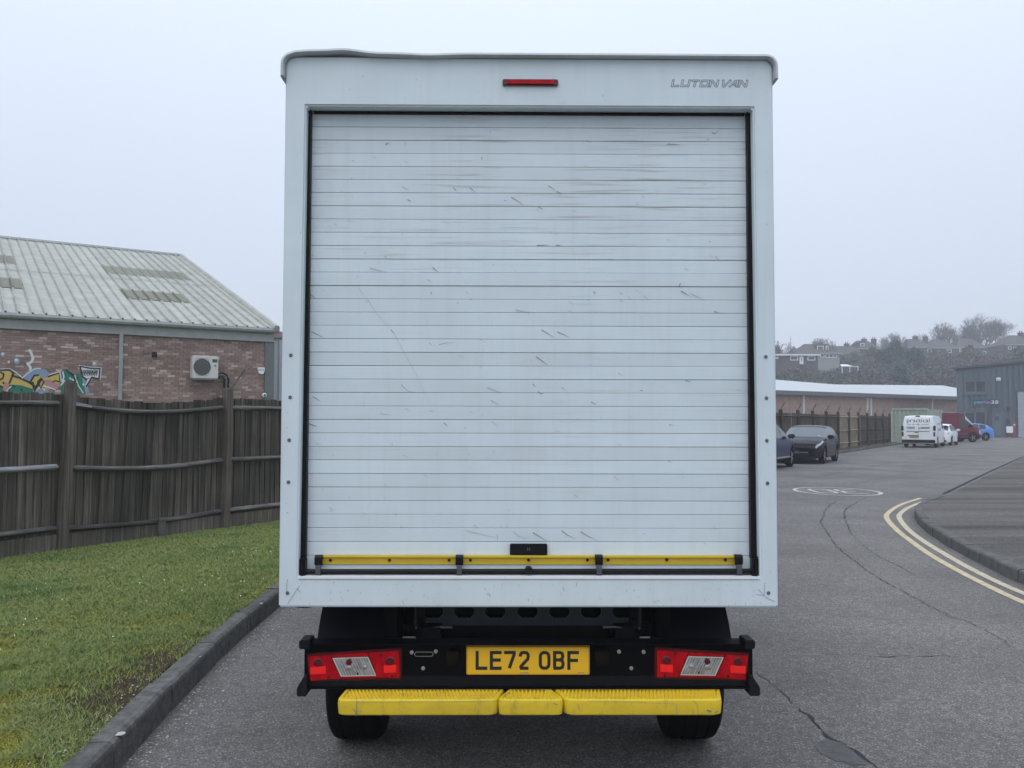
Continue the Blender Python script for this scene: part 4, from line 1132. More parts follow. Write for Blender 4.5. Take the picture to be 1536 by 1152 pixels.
mb = MB(); mb.box((-.93, .45, .76), (.93, .56, .86)); mb.build('body_bearer', M['chassis'], van)
mb = MB(); mb.tube([(.20, .35, .50), (.22, 1.4, .48), (.25, 3.5, .46)], .035, 8); mb.build('exhaust_pipe', M['chassis'], van, smooth=True)
# perforated cross-member under the sill
cy_ = .16; a, b = V(622, 938, cy_), V(963, 903, cy_)
mb = MB(); ncell = 7; xs_c = [V(q, 918, cy_)[0] for q in (603, 650, 697, 743.5, 791.5, 839.5, 887, 934.5)]
edges = [a[0]] + [(xs_c[i]+xs_c[i+1])/2 for i in range(1, 7)] + [b[0]]
hz0, hz1 = a[1], b[1]+.03; hc = V(700, 917, cy_)[1]
for i in range(7):
    xa, xb = edges[i], edges[i+1]; cx_ = xs_c[i+1]; hw, hh = .046, .030
    octo = [(hw, -hh*.35), (hw, hh*.35), (hw*.6, hh), (-hw*.6, hh), (-hw, hh*.35), (-hw, -hh*.35), (-hw*.6, -hh), (hw*.6, -hh)]
    rect = [(xb, hc-hh*.35), (xb, hc+hh*.35), (cx_+hw*.6, hz1), (cx_-hw*.6, hz1), (xa, hc+hh*.35), (xa, hc-hh*.35), (cx_-hw*.6, hz0), (cx_+hw*.6, hz0)]
    corners = {1: (xb, hz1), 3: (xa, hz1), 5: (xa, hz0), 7: (xb, hz0)}
    for j in range(8):
        k = (j+1) % 8
        o0, o1 = (cx_+octo[j][0], hc+octo[j][1]), (cx_+octo[k][0], hc+octo[k][1])
        pts = [o0, rect[j]] + ([corners[j]] if j in corners else []) + [rect[k], o1]
        mb.poly([(u, cy_, v) for u, v in pts])
        mb.poly([(o0[0], cy_, o0[1]), (o1[0], cy_, o1[1]), (o1[0], cy_+.02, o1[1]), (o0[0], cy_+.02, o0[1])])
mb.build('cross_member', M['slate'], van, recalc=False)
for i in range(7):
    mb = MB(); cx_ = xs_c[i+1]; hw, hh = .046, .030
    stroke(mb, [(cx_+q*hw, hc+w*hh) for q, w in ((1,-.35),(1,.35),(.6,1),(-.6,1),(-1,.35),(-1,-.35),(-.6,-1),(.6,-1))], .0025, lambda u, v: (u, cy_-.0012, v), closed=True)
    mb.build('hole_rim', M['grille'], van, recalc=False)
mb = MB(); mb.box((a[0], cy_+.06, hz0-.10), (b[0], cy_+.08, hz1)); mb.build('inner_plate', M['chassis'], van)
mb = MB(); mb.box((a[0]-.05, cy_+.02, hz0-.035), (b[0]+.05, cy_+.10, hz0-.004)); mb.build('tow_tube', M['chassis'], van)
for s in (-1, 1):
    mb = MB(); mb.box((s*.47-.018, .12, .70), (s*.47+.018, .16, zb)); mb.tube([(s*.47, .14, .77), (s*.47, .07, .73)], .012, 6); mb.build('hanger', M['chassis'], van)
    mb = MB(); mb.tube([(s*.49, .09, .735), (s*.44, .07, .730), (s*.38, .08, .74), (s*.33, .10, .735)], .006, 5); mb.build('cable', M['grille'], van)
mb = MB(); mb.tube([(vx(428)+q*.155, .06, zb+.004-.016*math.sin(math.pi*q)) for q in np.linspace(0, 1, 9)], .0045, 6); mb.build('cable_loop', M['black'], van)
# ------------------------------------------------------------------ fences
def make_fence(root, p0, p1, nbay, prm):
    """boarded fence from p0 to p1; boards are parts"""
    d = (p1-p0); L_ = d.length; d = d/L_; nrm = Vector((d.y, -d.x))   # towards the road
    bay = L_/nbay; bz, tz = prm['z0'], prm['z1']
    bw = prm['bw']; board_me = []
    for k in range(3):
        mb = MB(); h = tz-bz; w = bw+.022; t0, t1 = .006, .019
        e = [0, .006, -.004][k]
        mb.add([(-w/2,-t1,0),(w/2,-t0,0),(w/2,.0,0),(-w/2,.0,0),(-w/2+e,-t1,h),(w/2+e,-t0,h+[.004,-.006,.002][k]),(w/2+e,0,h),(-w/2+e,0,h)], [(0,3,2,1),(4,5,6,7),(0,1,5,4),(1,2,6,5),(2,3,7,6),(3,0,4,7)])
        board_me.append(mb)
    ang = math.atan2(d.y, d.x)
    protos = None; joined = MB(); pale = MB()
    for b in range(nbay+1):
        p = p0+d*bay*b; ln = prm['lean'](b)
        if prm.get('post', True):
            mb = MB(); s, t = prm['ps']; h = prm['ph']
            c0, c1 = [(-s,-t),(s,-t),(s,t),(-s,t)], None
            mb.add([(x, y, -.1) for x, y in c0]+[(x+ln, y, h+(.0 if i < 2 else .012)) for i, (x, y) in enumerate(c0)], [(0,3,2,1),(4,5,6,7),(0,1,5,4),(1,2,6,5),(2,3,7,6),(3,0,4,7)])
            po = mb.build('post', prm['mp'], root, bevel=.008 if prm.get('near') else 0, loc=(p.x, p.y, 0)); po.rotation_euler = (0, 0, ang)
        if prm.get('spike'):
            mb = MB(); mb.tube([(p.x, p.y, prm['ph']-.05), (p.x+d.x*.02, p.y+d.y*.02, prm['ph']+.02), (p.x+d.x*.28+nrm.x*.1, p.y+d.y*.28, prm['ph']+.30)], .022, 5); mb.build('wire_arm', prm['mp'], root)
        if b == nbay: break
        sag = prm['sag'](b)
        nb = int(bay/bw); cfg = prm['bays'](b)
        for i in range(nb):
            t = (i+.5)/nb; q = p+d*bay*t + nrm*(-.055+random.uniform(-.004, .004))
            zz = -sag*math.sin(math.pi*t) + random.gauss(0, .006 if prm.get('near') else .01)
            if cfg.get('skip') and random.random() < .02: continue
            if prm.get('near'):
                mbk = random.randrange(3)
                if protos is None: protos = {}
                if mbk not in protos:
                    o = board_me[mbk].build('board', prm['mb'], root); protos[mbk] = o
                else: o = inst(protos[mbk], root)
                o.location = (q.x, q.y, bz+zz+prm.get('dz', 0)*0); o.rotation_euler = (random.gauss(0, .004), cfg.get('shear', 0)*math.sin(math.pi*min(1, t*1.2)) + random.gauss(0, .006), ang)
            else:
                if cfg.get('pale') and not prm.get('_'):
                    tgt = pale
                else: tgt = joined
                src = board_me[i % 3]; rot = Matrix.Rotation(ang, 3, 'Z')
                tgt.add([rot @ Vector(v) + Vector((q.x, q.y, bz+zz)) for v in src.v], src.f)
        # rails, bowed with the boards
        for ri, (rz, sg) in enumerate(prm['rails']):
            pts = []
            for i in range(9):
                t = i/8; q = p+d*(bay*(.03+.94*t)) + nrm*(-.012); pts.append((q.x, q.y, rz - sag*sg*math.sin(math.pi*t) + cfg.get('tilt', 0)*(t-.5)))
            mb = MB(); n_ = len(pts); w, hh = .030, .034
            for (x, y, z) in pts:
                mb.v += [(x+nrm.x*.0, y+nrm.y*.0, z+hh), (x+nrm.x*w*1.6, y+nrm.y*w*1.6, z+hh*.35), (x+nrm.x*w*1.6, y+nrm.y*w*1.6, z-hh*.2), (x, y, z-hh)]
            for i in range(n_-1):
                for j in range(4): mb.f.append((i*4+j, i*4+(j+1) % 4, (i+1)*4+(j+1) % 4, (i+1)*4+j)); mb.m.append(0)
            mb.f += [(0,1,2,3), (n_*4-4, n_*4-3, n_*4-2, n_*4-1)]; mb.m += [0, 0]
            ro = mb.build('rail', cfg.get('railmat', {}).get(ri, prm['mr']), root)
            if ri in cfg.get('railmat', {}): ro['label'] = 'pale weathered rail'
        if prm.get('gravel'):
            mb = MB(); a, c_ = p+d*.05-nrm*.03, p+d*(bay-.05)-nrm*.03
            mb.prism([(a.x,a.y,.05),(c_.x,c_.y,.05),(c_.x,c_.y,bz+.03),(a.x,a.y,bz+.03)], (nrm.x*.03, nrm.y*.03, 0)); mb.build('gravel_board', prm['mp'], root)
    if joined.v:
        o = joined.build('board', prm['mb'], root); o['kind'] = 'stuff'
    if pale.v:
        o = pale.build('pale_board', M['farpale'], root); o['kind'] = 'stuff'; o['label'] = 'new pale unstained boards'

f1 = tag(empty('wooden_fence'), 'dark weathered close-boarded fence on the verge beside the brick building', 'fence')
PA, PB = G(91, 825, .15), G(336, 792, .15)
pa, pb = Vector((PA.x, PA.y)), Vector((PB.x, PB.y)); dd = pb-pa
make_fence(f1, pa-dd*1.0, pa+dd*5.0, 6, dict(z0=.30, z1=1.93, bw=.098, ps=(.048, .062), ph=2.06, mb=M['fence'], mp=M['fencepost'], mr=M['rail'], near=True, gravel=True,
    lean=lambda b: (.02, .075, .03, 0, 0, 0, 0)[b], sag=lambda b: (.0, .075, .0, .03, .02, .02)[b],
    rails=((.385, .55), (1.08, .75), (1.80, 1.0)),
    bays=lambda b: {0: dict(tilt=.03, railmat={1: M['railpale']}), 1: dict(shear=.055)}.get(b, {})))
# broken pale end of the top rail in the middle bay, and the short props at the bottom
mb = MB(); a = pa+dd*.03; b_ = pa+dd*.13; n_ = Vector((dd.y, -dd.x)).normalized()
mb.prism([(a.x+n_.x*.05, a.y+n_.y*.05, 1.80), (b_.x+n_.x*.05, b_.y+n_.y*.05, 1.775), (b_.x+n_.x*.05, b_.y+n_.y*.05, 1.80), (a.x+n_.x*.05, a.y+n_.y*.05, 1.845)], (n_.x*.012, n_.y*.012, 0))
tag(mb.build('rail', M['railpale'], f1), 'split pale end of a rail')
for t, r_ in ((.55, .0), (1.93, .02), (-.34, 0)):
    mb = MB(); q = pa+dd*t+n_*.05; mb.prism([(q.x-.03, q.y-.02, .12), (q.x+.03, q.y+.02, .12), (q.x+.035, q.y+.02, .40), (q.x-.035, q.y-.02, .40)], (n_.x*.03, n_.y*.03, 0)); mb.build('prop', M['rail'], f1)
mb = MB(); q = pb+Vector((.03, .02)); mb.tube([(q.x, q.y, 1.95), (q.x+.02, q.y+.01, 2.06), (q.x+.20, q.y+.05, 2.33)], .014, 5); mb.build('wire_arm', M['fencepost'], f1)

f2 = tag(empty('roadside_fence'), 'brown boarded fence with close posts behind the parked cars', 'fence')
q0 = pa+dd*5.0; q1 = Vector((27.0, 62.0)); n2 = int((q1-q0).length/2.75)
make_fence(f2, q0, q1, n2, dict(z0=.12, z1=1.98, bw=.11, ps=(.06, .07), ph=2.12, mb=M['farboard'], mp=M['farpost'], mr=M['farpost'], spike=True,
    lean=lambda b: random.uniform(-.03, .03), sag=lambda b: random.uniform(-.01, .03), rails=((.4, 0), (1.1, 0), (1.85, 0)),
    bays=lambda b: dict(pale=True, railmat={0: M['farpale'], 1: M['farpale'], 2: M['farpale']}) if b in (n2-6, n2-5) else dict(skip=True)))

# ------------------------------------------------------------------ brick unit with grey sheet roof (behind the near fence)
e1 = Vector((.84, .5426, 0)); n1_ = Vector((-.5426, .84, 0))
BC = Vector((-7.80, 28.235, 0))
bld = empty('brick_warehouse', BC, math.atan2(e1.y, e1.x))
tag(bld, 'brick industrial unit with ribbed grey sheet roof and graffiti behind the dark fence', 'building')
def toB(p): q = Vector(p)-BC; return Vector((q.dot(e1), q.dot(n1_), q.z))
def W1(px, py): return toB(on_plane(px, py, BC, n1_))       # on the long wall
EZ = 4.52; WL = -24.0; BD = 28.2
RS = (9.2-4.64)/14.1
mb = MB(); mb.box((WL, .022, 0), (0, .25, EZ-.3)); mb.build('wall', M['mortar'], bld)
mb = MB(); mb.box((-.25, .2501, 0), (-.003, BD, EZ)); mb.build('end_wall', M['mortar'], bld)
# bricks: the 300 that show largest singly, the others joined
bk = MB(); bk.box((-.1075, 0, -.0325), (.1075, .05, .0325))
proto = None; stuffb = MB(); cells = []
for r_ in range(28, 58):
    z = r_*.075+.0375
    if z > EZ-.34: continue
    off = .1125 if r_ % 2 else 0
    k = 0
    while True:
        x = -.1125-off-k*.225; k += 1
        if x < -9.4: break
        cells.append((x, z))
def visible_brick(c): return c[1] > 2.75 and -3.9 < c[0] < -.1
pri = sorted(cells, key=lambda c: (not (2.35 < c[1]), abs(c[0]+8.0)))
cam_l = toB((0, 0, CAM_H))
single = set(sorted([c for c in cells if c[0] > -7.7 and 2.5 < c[1]], key=lambda c: (Vector((c[0], 0, c[1]))-cam_l).length)[:300])
for c in cells:
    dx, dy = random.gauss(0, .0015), random.uniform(-.004, .003)
    if c in single:
        if proto is None: proto = bk.build('brick', M['brick'], bld, loc=(c[0]+dx, dy, c[1]))
        else: inst(proto, bld, (c[0]+dx, dy, c[1]))
    else: stuffb.add([(x+c[0]+dx, y+dy, z+c[1]) for x, y, z in bk.v], bk.f)
tag(stuffb.build('brick', M['brickstuff'], bld), kind='stuff')
# fascia, gutter, downpipe
mb = MB(); mb.box((WL, -.10, EZ-.36), (-.02, .18, EZ-.02)); mb.build('fascia', M['gutter'], bld)
mb = MB(); mb.tube([(WL, -.19, EZ), (.12, -.19, EZ)], .085, 8); mb.build('gutter', M['gutter'], bld, smooth=True)
mb = MB(); mb.box((-.28, -.06, 0), (.02, .0, EZ-.361)); mb.build('corner_post', M['gutterdark'], bld)
x = W1(180, 560).x
for xx in (x, x-8.4):
    mb = MB(); mb.box((xx-.055, -.12, 0), (xx+.055, -.02, EZ-.362)); mb.build('downpipe', M['gutter'], bld, bevel=.012)
# ribbed roof sheets
sheet = MB(); sw = 1.0; pitchr = .333; base = []
for k in range(3):
    o = k*pitchr; base += [(o, 0), (o+.012, -.032), (o+.034, -.032), (o+.050, 0), (o+.065, .045), (o+.095, .045), (o+.11, 0)]
base.append((1.0, 0))
sl = math.hypot(BD/2+.3, (BD/2+.3)*RS)
def roof_pt(x, t, h): # t along slope horizontally
    return (x, t-.25, EZ+.07+t*RS + h)
T1 = BD/2+.25
sm_ = MB(); ks = len(base)
sm_.v = [roof_pt(x, 0, h) for x, h in base]+[roof_pt(x, T1*.48, h) for x, h in base]+[roof_pt(x, T1*.48-.05, h+.012) for x, h in base]+[roof_pt(x, T1, h+.012) for x, h in base]
for a in (0, 2): sm_.f += [(a*ks+j, a*ks+j+1, (a+1)*ks+j+1, (a+1)*ks+j) for j in range(ks-1)]
sm_.m = [0]*len(sm_.f)
ns_ = 25; rs0 = None
for k in range(ns_):
    if rs0 is None: rs0 = sm_.build('roof_sheet', M['roofmetal'], bld, loc=(-1.0-k*1.0, 0, 0), recalc=False)
    else: inst(rs0, bld, (-1.0-k*1.0, 0, 0))
mb = MB(); mb.v = [roof_pt(WL, 0, 0), roof_pt(.01, 0, 0), roof_pt(.01, T1, 0), roof_pt(WL, T1, 0)]
mb2 = MB(); mb2.add([(x, y, z-.09) for x, y, z in mb.v]+[(WL, BD+.25, EZ), (.01, BD+.25, EZ)], [(0,1,2,3), (3,2,5,4), (0,4,5,1), (1,5,2), (0,3,4)]); mb2.build('roof_core', M['gutterdark'], bld)
mb = MB(); mb.tube([roof_pt(.02, -.05, .02), roof_pt(.02, T1, .02)], .10, 6); mb.build('verge_trim', M['roofmetal'], bld)
mb = MB(); mb.tube([roof_pt(WL, T1, .02), roof_pt(.02, T1, .02)], .10, 6); mb.build('ridge_cap', M['gutter'], bld)
# rooflights between the ribs
nroof = Vector((0, -RS, 1)).normalized(); nw = (e1*nroof.x + n1_*nroof.y + Vector((0, 0, nroof.z)))
pw_ = BC + n1_*(-.25) + Vector((0, 0, EZ+.07))
def RFp(px, py):
    q = toB(on_plane(px, py, pw_, nw)); return q.x, q.y+.25
for quad in (((170,400),(272,410),(288,422),(182,412)), ((208,436),(320,446),(335,459),(222,450)), ((-95,374),(8,385),(14,397),(-80,386)), ((-75,409),(30,421),(43,436),(-60,425))):
    q = [RFp(*p) for p in quad]
    x0, x1 = (q[0][0]+q[3][0])/2, (q[1][0]+q[2][0])/2; t0, t1 = (q[2][1]+q[3][1])/2, (q[0][1]+q[1][1])/2
    nn = max(1, round((x1-x0)/1.0))
    x0 = -1.0 + round((x0+.84))  # sheets start on sheet joints
    for k in range(nn):
        mb = MB(); mb.v = [roof_pt(x0+k+bx_+.004, t, h+.022) for t in (t0, t1) for bx_, h in base]
        mb.f = [(j, j+1, ks+j+1, ks+j) for j in range(ks-1)]; mb.m = [0]*len(mb.f)
        mb.build('rooflight', M['rooflight'], bld, recalc=False)
# graffiti: flat paint on the brick face
gr = MB(); gmats = [simple('paint_'+n, c, .8) for n, c in (('yellow', (.55,.40,.10)), ('green', (.02,.16,.10)), ('black', (.02,.02,.022)), ('white', (.62,.64,.66)), ('blue', (.22,.30,.42)), ('grey', (.30,.32,.34)), ('pink', (.45,.22,.22)))]
def gp(pts, mi, lay, s=7.68, ox=0, oy=500): gr.poly([(lambda w: (w.x, -.006-.0015*lay, w.z))(W1(ox+a/s, oy+b/s)) for a, b in pts], mi)
def gs(pts, w, mi, lay, closed=False):
    q = [W1(a/7.68, 500+b/7.68) for a, b in pts]; stroke(gr, [(p.x, p.z) for p in q], w, lambda u, v: (u, -.006-.0015*lay, v), mi, closed)
gp([(250,520),(310,440),(380,400),(460,400),(540,430),(560,470),(560,700),(250,700)], 4, 0)
gp([(-150,430),(0,430),(110,425),(150,450),(240,520),(330,560),(400,600),(410,700),(-150,720)], 0, 1)
gp([(-150,600),(0,610),(140,590),(250,600),(380,640),(390,720),(-150,740)], 1, 2)
gp([(350,560),(400,480),(450,480),(480,510),(550,510),(560,480),(680,450),(690,560),(660,640),(420,650)], 0, 3)
gp([(480,540),(560,530),(640,570),(690,600),(640,650),(540,620)], 6, 4)
gp([(700,450),(730,410),(860,470),(930,470),(960,540),(1010,690),(700,700)], 1, 3)
gp([(920,380),(1040,400),(1150,405),(1140,520),(1080,510),(1000,520),(950,500)], 3, 5)
gp([(940,500),(1000,560),(1030,690),(985,690)], 4, 4); gp([(1010,525),(1070,520),(985,620),(980,600)], 3, 6)
gs([(0,425),(110,420),(155,455),(130,520),(100,590),(60,640),(20,620),(0,600)], .045, 2, 6); gs([(130,480),(240,520),(330,560),(400,610),(410,640)], .05, 2, 6)
gs([(350,560),(395,485),(450,480)], .045, 2, 6); gs([(480,515),(430,600),(400,650),(370,560)], .07, 2, 7); gs([(550,500),(690,450),(690,560)], .045, 2, 6)
gs([(920,380),(1040,402),(1150,407),(1140,525),(1060,505),(990,615)], .04, 2, 7); gs([(920,380),(955,505),(1000,530)], .04, 2, 7)
gs([(335,185),(360,230),(380,290),(365,330),(320,350),(350,395),(345,430)], .07, 3, 6)
gs([(720,440),(735,500),(715,560)], .04, 3, 7); gs([(700,600),(745,540)], .04, 3, 7); gs([(760,420),(860,500),(830,600)], .05, 2, 6)
gs([(600,390),(680,330),(800,300),(830,290)], .03, 6, 1)
for (a, b, r_, mi) in ((35,245,30,5), (195,320,38,4), (1090,355,30,5), (100,330,14,3)):
    gp([(a+r_*math.cos(k*.628), b+r_*math.sin(k*.628)) for k in range(10)], mi, 6)
    gp([(a+r_*.6*math.cos(k*.628)-r_*.2, b+r_*.5*math.sin(k*.628)-r_*.3) for k in range(10)], 3, 7)
for k in range(8):
    a = 965+k*20; gs([(a, 440+random.uniform(-12, 12)), (a+8, 470), (a+2, 490)], .02, 2, 8)
for a, b in ((30,560),(90,640),(150,600),(240,640),(500,640),(800,510),(830,525),(950,580)): gs([(a, b), (a+18, b+22)], .04, 3 if a > 480 else 2, 8)
gp([(-150,440),(-20,440),(40,470),(20,540),(-60,560),(-150,540)], 0, 4); gs([(-120,560),(-30,545),(30,520),(45,470),(0,445)], .04, 2, 7)
gp([(430,560),(470,520),(500,560),(470,620)], 0, 5); gs([(430,560),(470,520),(505,560),(470,625),(430,560)], .035, 2, 8)
gp([(760,540),(850,560),(900,640),(780,650)], 2, 5); gp([(870,500),(930,490),(940,560),(890,600)], 1, 6); gs([(860,480),(900,600),(960,690)], .03, 3, 8); gs([(740,690),(800,610),(860,560),(900,500)], .03, 2, 8)
gp([(60,560),(110,580),(90,650),(60,690),(30,640)], 6, 7); gs([(70,690),(95,640),(130,610)], .03, 3, 8); gs([(250,520),(320,460),(400,410),(470,405)], .03, 3, 6); gs([(420,655),(480,600),(560,620),(640,650)], .035, 3, 8); gs([(600,560),(640,545),(680,560)], .03, 2, 8)
gs([(0,415),(110,410),(170,440),(250,505)], .03, 3, 5); gs([(555,480),(690,440),(705,560)], .03, 3, 7); gs([(910,370),(1045,392),(1165,398),(1150,540)], .03, 3, 4)
for k in range(14): gs([(950+k*13, 420+random.uniform(-8, 8)), (957+k*13, 440+random.uniform(-8, 8)), (948+k*13, 465+random.uniform(-6, 10))], .016, 2, 9)
gr.build('graffiti', gmats, bld, recalc=False)

# things fixed to the wall
def wthing(name, label, cat, w):
    o = empty(name, BC + e1*w.x + n1_*0 + Vector((0, 0, w.z)), bld.rotation_euler.z); tag(o, label, cat); return o
w0, w1 = W1(284, 568), W1(323, 535.5)
ac = wthing('air_conditioner', 'cream air conditioning condenser with round fan grille bracketed to brick wall', 'air conditioner', w0)
aw, ah = w1.x-w0.x, w1.z-w0.z
mb = MB(); mb.box((0, -.40, 0), (aw, -.08, ah)); mb.build('case', M['cream'], ac, bevel=.02)
mb = MB(); mb.lathe([(-.405, 0), (-.405, ah*.36), (-.4005, ah*.37)], (aw*.37, 0, ah*.5), 'y', 28); g_ = mb.build('fan_grille', M['grille'], ac)
for r_ in (.12, .2, .28, .35):
    mb = MB(); stroke(mb, arc(aw*.37, ah*.5, ah*r_, ah*r_, 0, 360, 28)[:-1], .012, lambda u, v: (u, -.409, v), closed=True); mb.build('grille_ring', M['gutterdark'], g_, recalc=False)
mb = MB(); stroke(mb, rnd_poly([(aw*.10, ah*.12), (aw*.64, ah*.12), (aw*.64, ah*.88), (aw*.10, ah*.88)], [.12]*4, 4), .02, lambda u, v: (u, -.4035, v), closed=True); mb.build('grille_surround', M['gutter'], ac, recalc=False)
for q_ in ((.76, .72, .95, .86), (.84, .54, .92, .60)):
    mb = MB(); mb.box((aw*q_[0], -.406, ah*q_[1]), (aw*q_[2], -.4005, ah*q_[3])); mb.build('badge', M['grille'], ac)
mb = MB(); mb.box((.08, -.42, -.06), (.12, .0, -.01)); mb.box((aw-.12, -.42, -.06), (aw-.08, .0, -.01)); mb.box((.0, -.42, -.045), (aw, -.38, -.012)); mb.build('bracket', M['gutterdark'], ac)
for k in range(3):
    r_ = .10+k*.06
    pts = [(aw-.05, -.15, .02+k*.05)] + [(aw+.05+.16*1+r_*math.cos(a)-.05, -.12, -.15+.17*(1 if 0 else 1)+r_*math.sin(a)-.03) for a in np.linspace(math.pi/2, 0, 6)]
    pts += [(pts[-1][0], -.10, -1.2)]
    mb = MB(); mb.tube(pts, .028, 6); mb.build('pipe', M['black'] if k != 1 else M['gutterdark'], ac, smooth=True)
w = W1(391, 556)
al = wthing('alarm_box', 'small white shield-shaped alarm box on the brick wall', 'alarm box', w)
mb = MB(); mb.prism([(-.12, -.10, .10), (-.09, -.10, -.07), (-.05, -.10, -.12), (.05, -.10, -.12), (.09, -.10, -.07), (.12, -.10, .10)], (0, .099, 0)); mb.build('case', M['whiteupvc'], al, bevel=.015)
text_mesh('lettering', 'ACS', .085, M['ink'], al, upright(-.09, -.102, .0), width=.17)
w = W1(395.5, 593)
cm = wthing('security_camera', 'little white dome camera on the brick wall just above the fence', 'camera', w)
mb = MB(); mb.lathe([(-.10, .0), (-.10, .05), (-.06, .075), (0, .075), (.02, .0)], (0, -.03, 0), 'y', 14); mb.build('housing', M['whiteupvc'], cm, smooth=True)
mb = MB(); mb.lathe([(-.115, .0), (-.112, .03), (-.101, .036)], (0, -.03, 0), 'y', 12); mb.build('lens', M['ink'], cm)
w = W1(231, 532)
wl_ = wthing('wall_lamp', 'dark bracket lamp and junction box with a cable on the brick wall', 'lamp', w)
mb = MB(); mb.box((-.06, -.16, -.08), (.06, -.002, .08)); mb.build('lamp_head', M['black'], wl_, bevel=.015)
mb = MB(); mb.box((-.30, -.05, .02), (-.18, -.002, .10)); mb.build('junction_box', M['gutterdark'], wl_)
mb = MB(); mb.tube([(0, -.02, -.08), (-.06, -.02, -.16), (-.16, -.02, -.24), (-.17, -.02, -1.3)], .014, 5); mb.build('cable', M['mortar'], wl_)
# grey clad neighbour just past its corner
cb = empty('grey_clad_unit', BC + e1*.30 + n1_*2.0, bld.rotation_euler.z)
tag(cb, 'pale grey ribbed metal building peeping out past the corner of the brick unit', 'building')
mb = MB(); mb.box((0, 0, 0), (9, 14, 4.5)); mb.build('wall', M['cladgrey'], cb)
rib = None
for k in range(22):
    if rib is None:
        mb = MB(); mb.add([(0,0,0),(.16,0,0),(.13,-.05,0),(.03,-.05,0),(0,0,4.45),(.16,0,4.45),(.13,-.05,4.45),(.03,-.05,4.45)], [(0,1,5,4),(1,2,6,5),(2,3,7,6),(3,0,4,7),(4,5,6,7)]); rib = mb.build('panel_rib', M['cladgrey'], cb, loc=(.1, -.001, 0))
    else: inst(rib, cb, (.1+k*.4, -.001, 0))
mb = MB(); mb.box((-.1, -.1, 4.501), (9.1, 14, 4.72)); mb.build('roof_edge', simple('faded_trim', (.30, .22, .23), .6), cb)
mb = MB(); mb.box((-.06, -.07, 2.05), (9, -.052, 2.2)); mb.build('base_flashing', M['whiteroof'], cb)

# ------------------------------------------------------------------ long low brick warehouse beyond the cars
e2 = Vector((.811, .585, 0)); n2_ = Vector((-.585, .811, 0)); C2 = Vector((25.2, 83, 0))
lw = empty('long_warehouse', C2, math.atan2(e2.y, e2.x))
tag(lw, 'long low tan brick warehouse with pale white sheet roof behind the roadside fence', 'building')
def to2(p): q = Vector(p)-C2; return Vector((q.dot(e2), q.dot(n2_), q.z))
def W2(px, py): return to2(on_plane(px, py, C2, n2_))
mb = MB(); mb.box((-30, 0, 0), (47.9, 16, 4.35)); mb.build('wall', M['farbrick'], lw)
mb = MB()
x2 = [-30, W2(1330, 580).x]
rr2 = .16
mb.add([(-30,-.4,4.55),(48,-.4,4.5),(48,9,6.5),(13,9,5.78),(2,16.5,7.15),(-30,16.5,7.9),(48,18,4.5),(-30,30,4.5),(2,30,4.5)], [(0,1,2,3,4,5),(2,6,3),(3,6,8,4),(5,4,8,7)]); mb.build('roof', M['whiteroof'], lw, recalc=True)
mb = MB(); mb.box((-30, -.5, 4.15), (48, -.1, 4.54)); mb.build('gutter', M['gutterdark'], lw)
for px_ in (1204, 1299.5, 1305, 1397):
    x = W2(px_, 600).x; mb = MB(); mb.box((x-.12, -.16, 1.2 if px_ != 1305 else 0), (x+.12, -.001, 4.14)); mb.build('downpipe', M['cream'], lw)
x = W2(1396, 609).x; mb = MB(); mb.box((x-.35, -.25, 2.75), (x+.35, -.17, 3.0)); mb.build('vent_box', M['gutterdark'], lw)
for px_ in (1189, 1346): 
    x = W2(px_, 600).x; mb = MB(); mb.box((x-.5, -.03, 0), (x+.5, -.001, 4.14)); mb.build('pier', M['farbrick'], lw)

# ------------------------------------------------------------------ slate-blue unit
UY = 90.0
U0 = PY(1436, 620, UY)
UA = R(-27); ue = Vector((math.cos(UA), math.sin(UA), 0)); unn = Vector((-math.sin(UA), math.cos(UA), 0))
un = empty('slate_blue_unit', (U0.x, UY, 0), UA); tag(un, 'slate blue ribbed metal industrial unit with sign and tall roller door', 'building')
def U(px, py): p = on_plane(px, py, (U0.x, UY, 0), unn); return ((p-U0).dot(ue), p.z)
ztl, ztr = U(1433, 553)[1], U(1536, 543.5)[1]; wR = 26.0; slope = (ztr-ztl)/U(1536, 560)[0]
def topz(x): return ztl+slope*x
mb = MB(); wR = 16.0; f_ = [(0,0,0),(wR,0,0),(wR,0,topz(wR)),(0,0,ztl)]
mb.prism(f_, (0, 8, 0)); mb.build('wall', M['slateclad'], un)
rb = MB(); 
holes = [(U(1445,600)[0], U(1481,600)[0], U(1461,590)[1], U(1461,569)[1]), (U(1445,640)[0], U(1481,640)[0], 0, U(1461,616)[1]), (U(1487,640)[0], U(1508,640)[0], 0, U(1497,615)[1]), (U(1526,600)[0], 16.5, 0, U(1530,585)[1]), (U(1456,600)[0], U(1502,600)[0], U(1480,610)[1], U(1480,597)[1])]
k = 0
while k*.5 < 15.5:
    x = .2+k*.5; k += 1
    z0s = [(0.3, topz(x)-.25)]
    for (a, b, c_, d_) in holes:
        if a-.1 < x < b+.02:
            nz = []
            for (s, t) in z0s:
                if c_ <= s and d_ > s: nz.append((max(s, d_), t))
                elif s < c_: nz += [(s, c_), (d_, t)]
                else: nz.append((s, t))
            z0s = nz
    for s, t in z0s:
        if t-s > .05: mb = MB(); mb.box((x, -.13, s), (x+.24, -.001, t)); mb.build('panel_rib', M['slateclad'], un)
mb = MB(); mb.prism([(-.3,-.35,ztl-.05),(16,-.35,topz(16)-.05),(16,-.35,topz(16)+.15),(-.3,-.35,ztl+.13)], (0, 8.6, 0)); mb.build('roof_trim', M['slatedark'], un)
